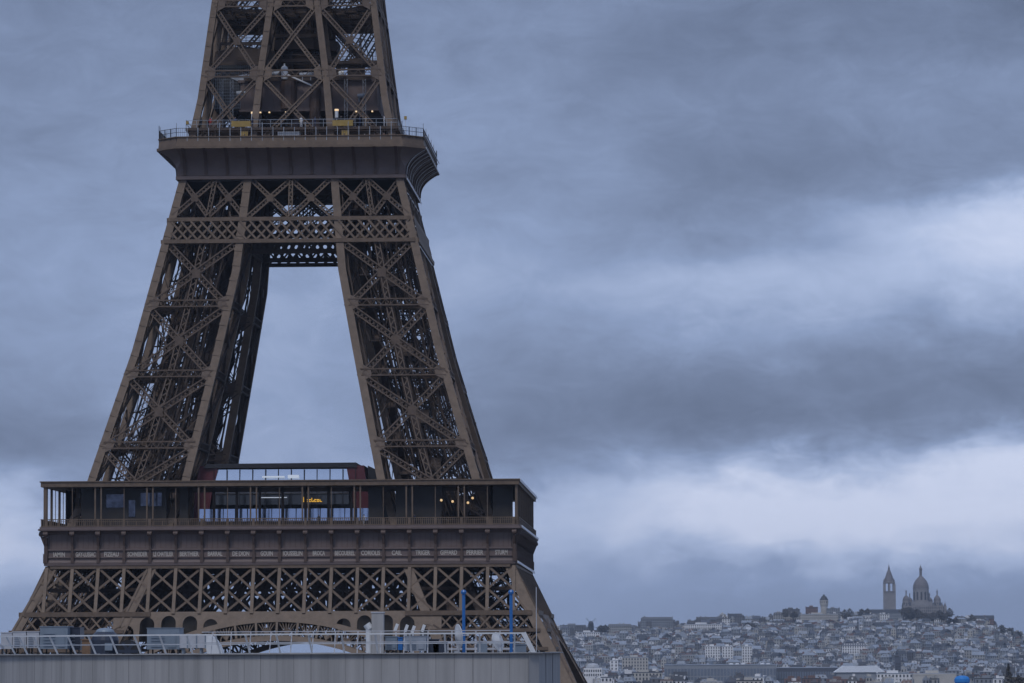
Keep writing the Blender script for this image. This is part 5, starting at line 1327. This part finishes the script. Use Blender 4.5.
for i, (u, Y) in enumerate(((731, 2601), (737, 2601), (743, 2601), (762, 2601), (768, 2601))):
    b = MB(); x = xat(u, Y); z = zat(u, 664.5, Y)-.1; b.prism([(x-1.6, Y+2, z), (x+1.6, Y+2, z), (x+1.3, Y+2, z+1.2), (x-1.3, Y+2, z+1.2)], (0, 4, 0)); tag(b.build('roof_light', M['tentw']), '%s of five white roof lights along the long grey hall' % ('first', 'second', 'third', 'fourth', 'fifth')[i], 'roof light', 'roof lights on the long grey hall')
# dark high-rise, dome house, blue cover, conifer
Y = 3000; x = xat(897.5, Y); e = empty('high_rise', (x, Y, 0)); tag(e, 'slim dark blue high rise standing right of the white tent hall', 'high rise'); zt = zat(897, 656, Y)
b = MB(); b.box(-2.6, 2.6, -2.6, 2.6, 0, zt-1); child(b, 'wall', ROOFS[0], e)
b = MB(); b.box(-2.9, 1.2, -2.9, 2.9, zt-1, zt); child(b, 'roof', ROOFS[2], e)
b = MB()
for i in range(9):
    for j in (-1.5, 0, 1.5): b.add([(j-.5, -2.65, 3+i*2.6), (j+.5, -2.65, 3+i*2.6), (j+.5, -2.65, 4.4+i*2.6), (j-.5, -2.65, 4.4+i*2.6)], [(0, 1, 2, 3)])
child(b, 'window', M['opening'], e)
Y = 2500; x = xat(592.5, Y); zt = zat(592, 663, Y); e = empty('domed_house', (x, Y, 0)); tag(e, 'pale building with a small grey dome close to the tower leg', 'building')
w = 9*(Y+635)/FPX
b = MB(); b.box(-w, w, 0, 12, 0, zt-4); child(b, 'wall', WALLS[1], e)
b = MB(); b.lathe(0, 5, [(5.2, zt-4), (5.2, zt-3), (4.6, zt-1.6), (3, zt-.5), (0, zt)], 16); child(b, 'dome', ROOFS[4], e)
b = MB()
for rr_ in range(2):
    for i in range(8): xx = -w+(i+.5)*w/4; b.add([(xx-.5, -.08, zt-7-rr_*3.2), (xx+.5, -.08, zt-7-rr_*3.2), (xx+.5, -.08, zt-5.2-rr_*3.2), (xx-.5, -.08, zt-5.2-rr_*3.2)], [(0, 1, 2, 3)])
child(b, 'window', M['opening'], e)
Y = 1200; x = xat(961.5, Y); zt = zat(961, 675.5, Y); b = MB(); rr_ = 7.8*(Y+635)/FPX
b.lathe(x, Y, [(rr_*.9, 0), (rr_*.9, zt-3), (rr_, zt-2.9), (rr_*.97, zt-1.5), (rr_*.75, zt-.5), (rr_*.35, zt-.05), (0, zt)], 24); tag(b.build('dome_cover', M['bluedome']), 'bright blue rounded cover at the bottom of the city', 'cover')
Y = 1100; tree(xat(1008, Y), Y, zat(1008, 664, Y)-17, 3, 1.0, 'dark conifer at the bottom right of the city', 'near trees')
tree(xat(1018, Y), Y, zat(1018, 670, Y)-13, 0, .8, 'bare bushy tree right of the conifer', 'near trees')
tree(xat(1000, Y), Y, zat(1000, 675, Y)-13, 1, .7, 'low bushy tree left of the conifer', 'near trees')

# ------------------------------------------------------------------ haze
hz = MB(); hz.box(-1600, 2600, -760, 5800, -4, 220); h = hz.build('haze', [])
hm = bpy.data.materials.new('air'); hm.use_nodes = True; t = hm.node_tree; t.nodes.clear()
vo = t.nodes.new('ShaderNodeVolumePrincipled'); vo.inputs['Color'].default_value = (.66, .80, 1.0, 1); vo.inputs['Density'].default_value = .000048; vo.inputs['Anisotropy'].default_value = .1
mo = t.nodes.new('ShaderNodeOutputMaterial'); t.links.new(vo.outputs[0], mo.inputs['Volume']); h.data.materials.append(hm)
tag(h, 'thin blue air haze over the city', 'haze', kind='stuff')
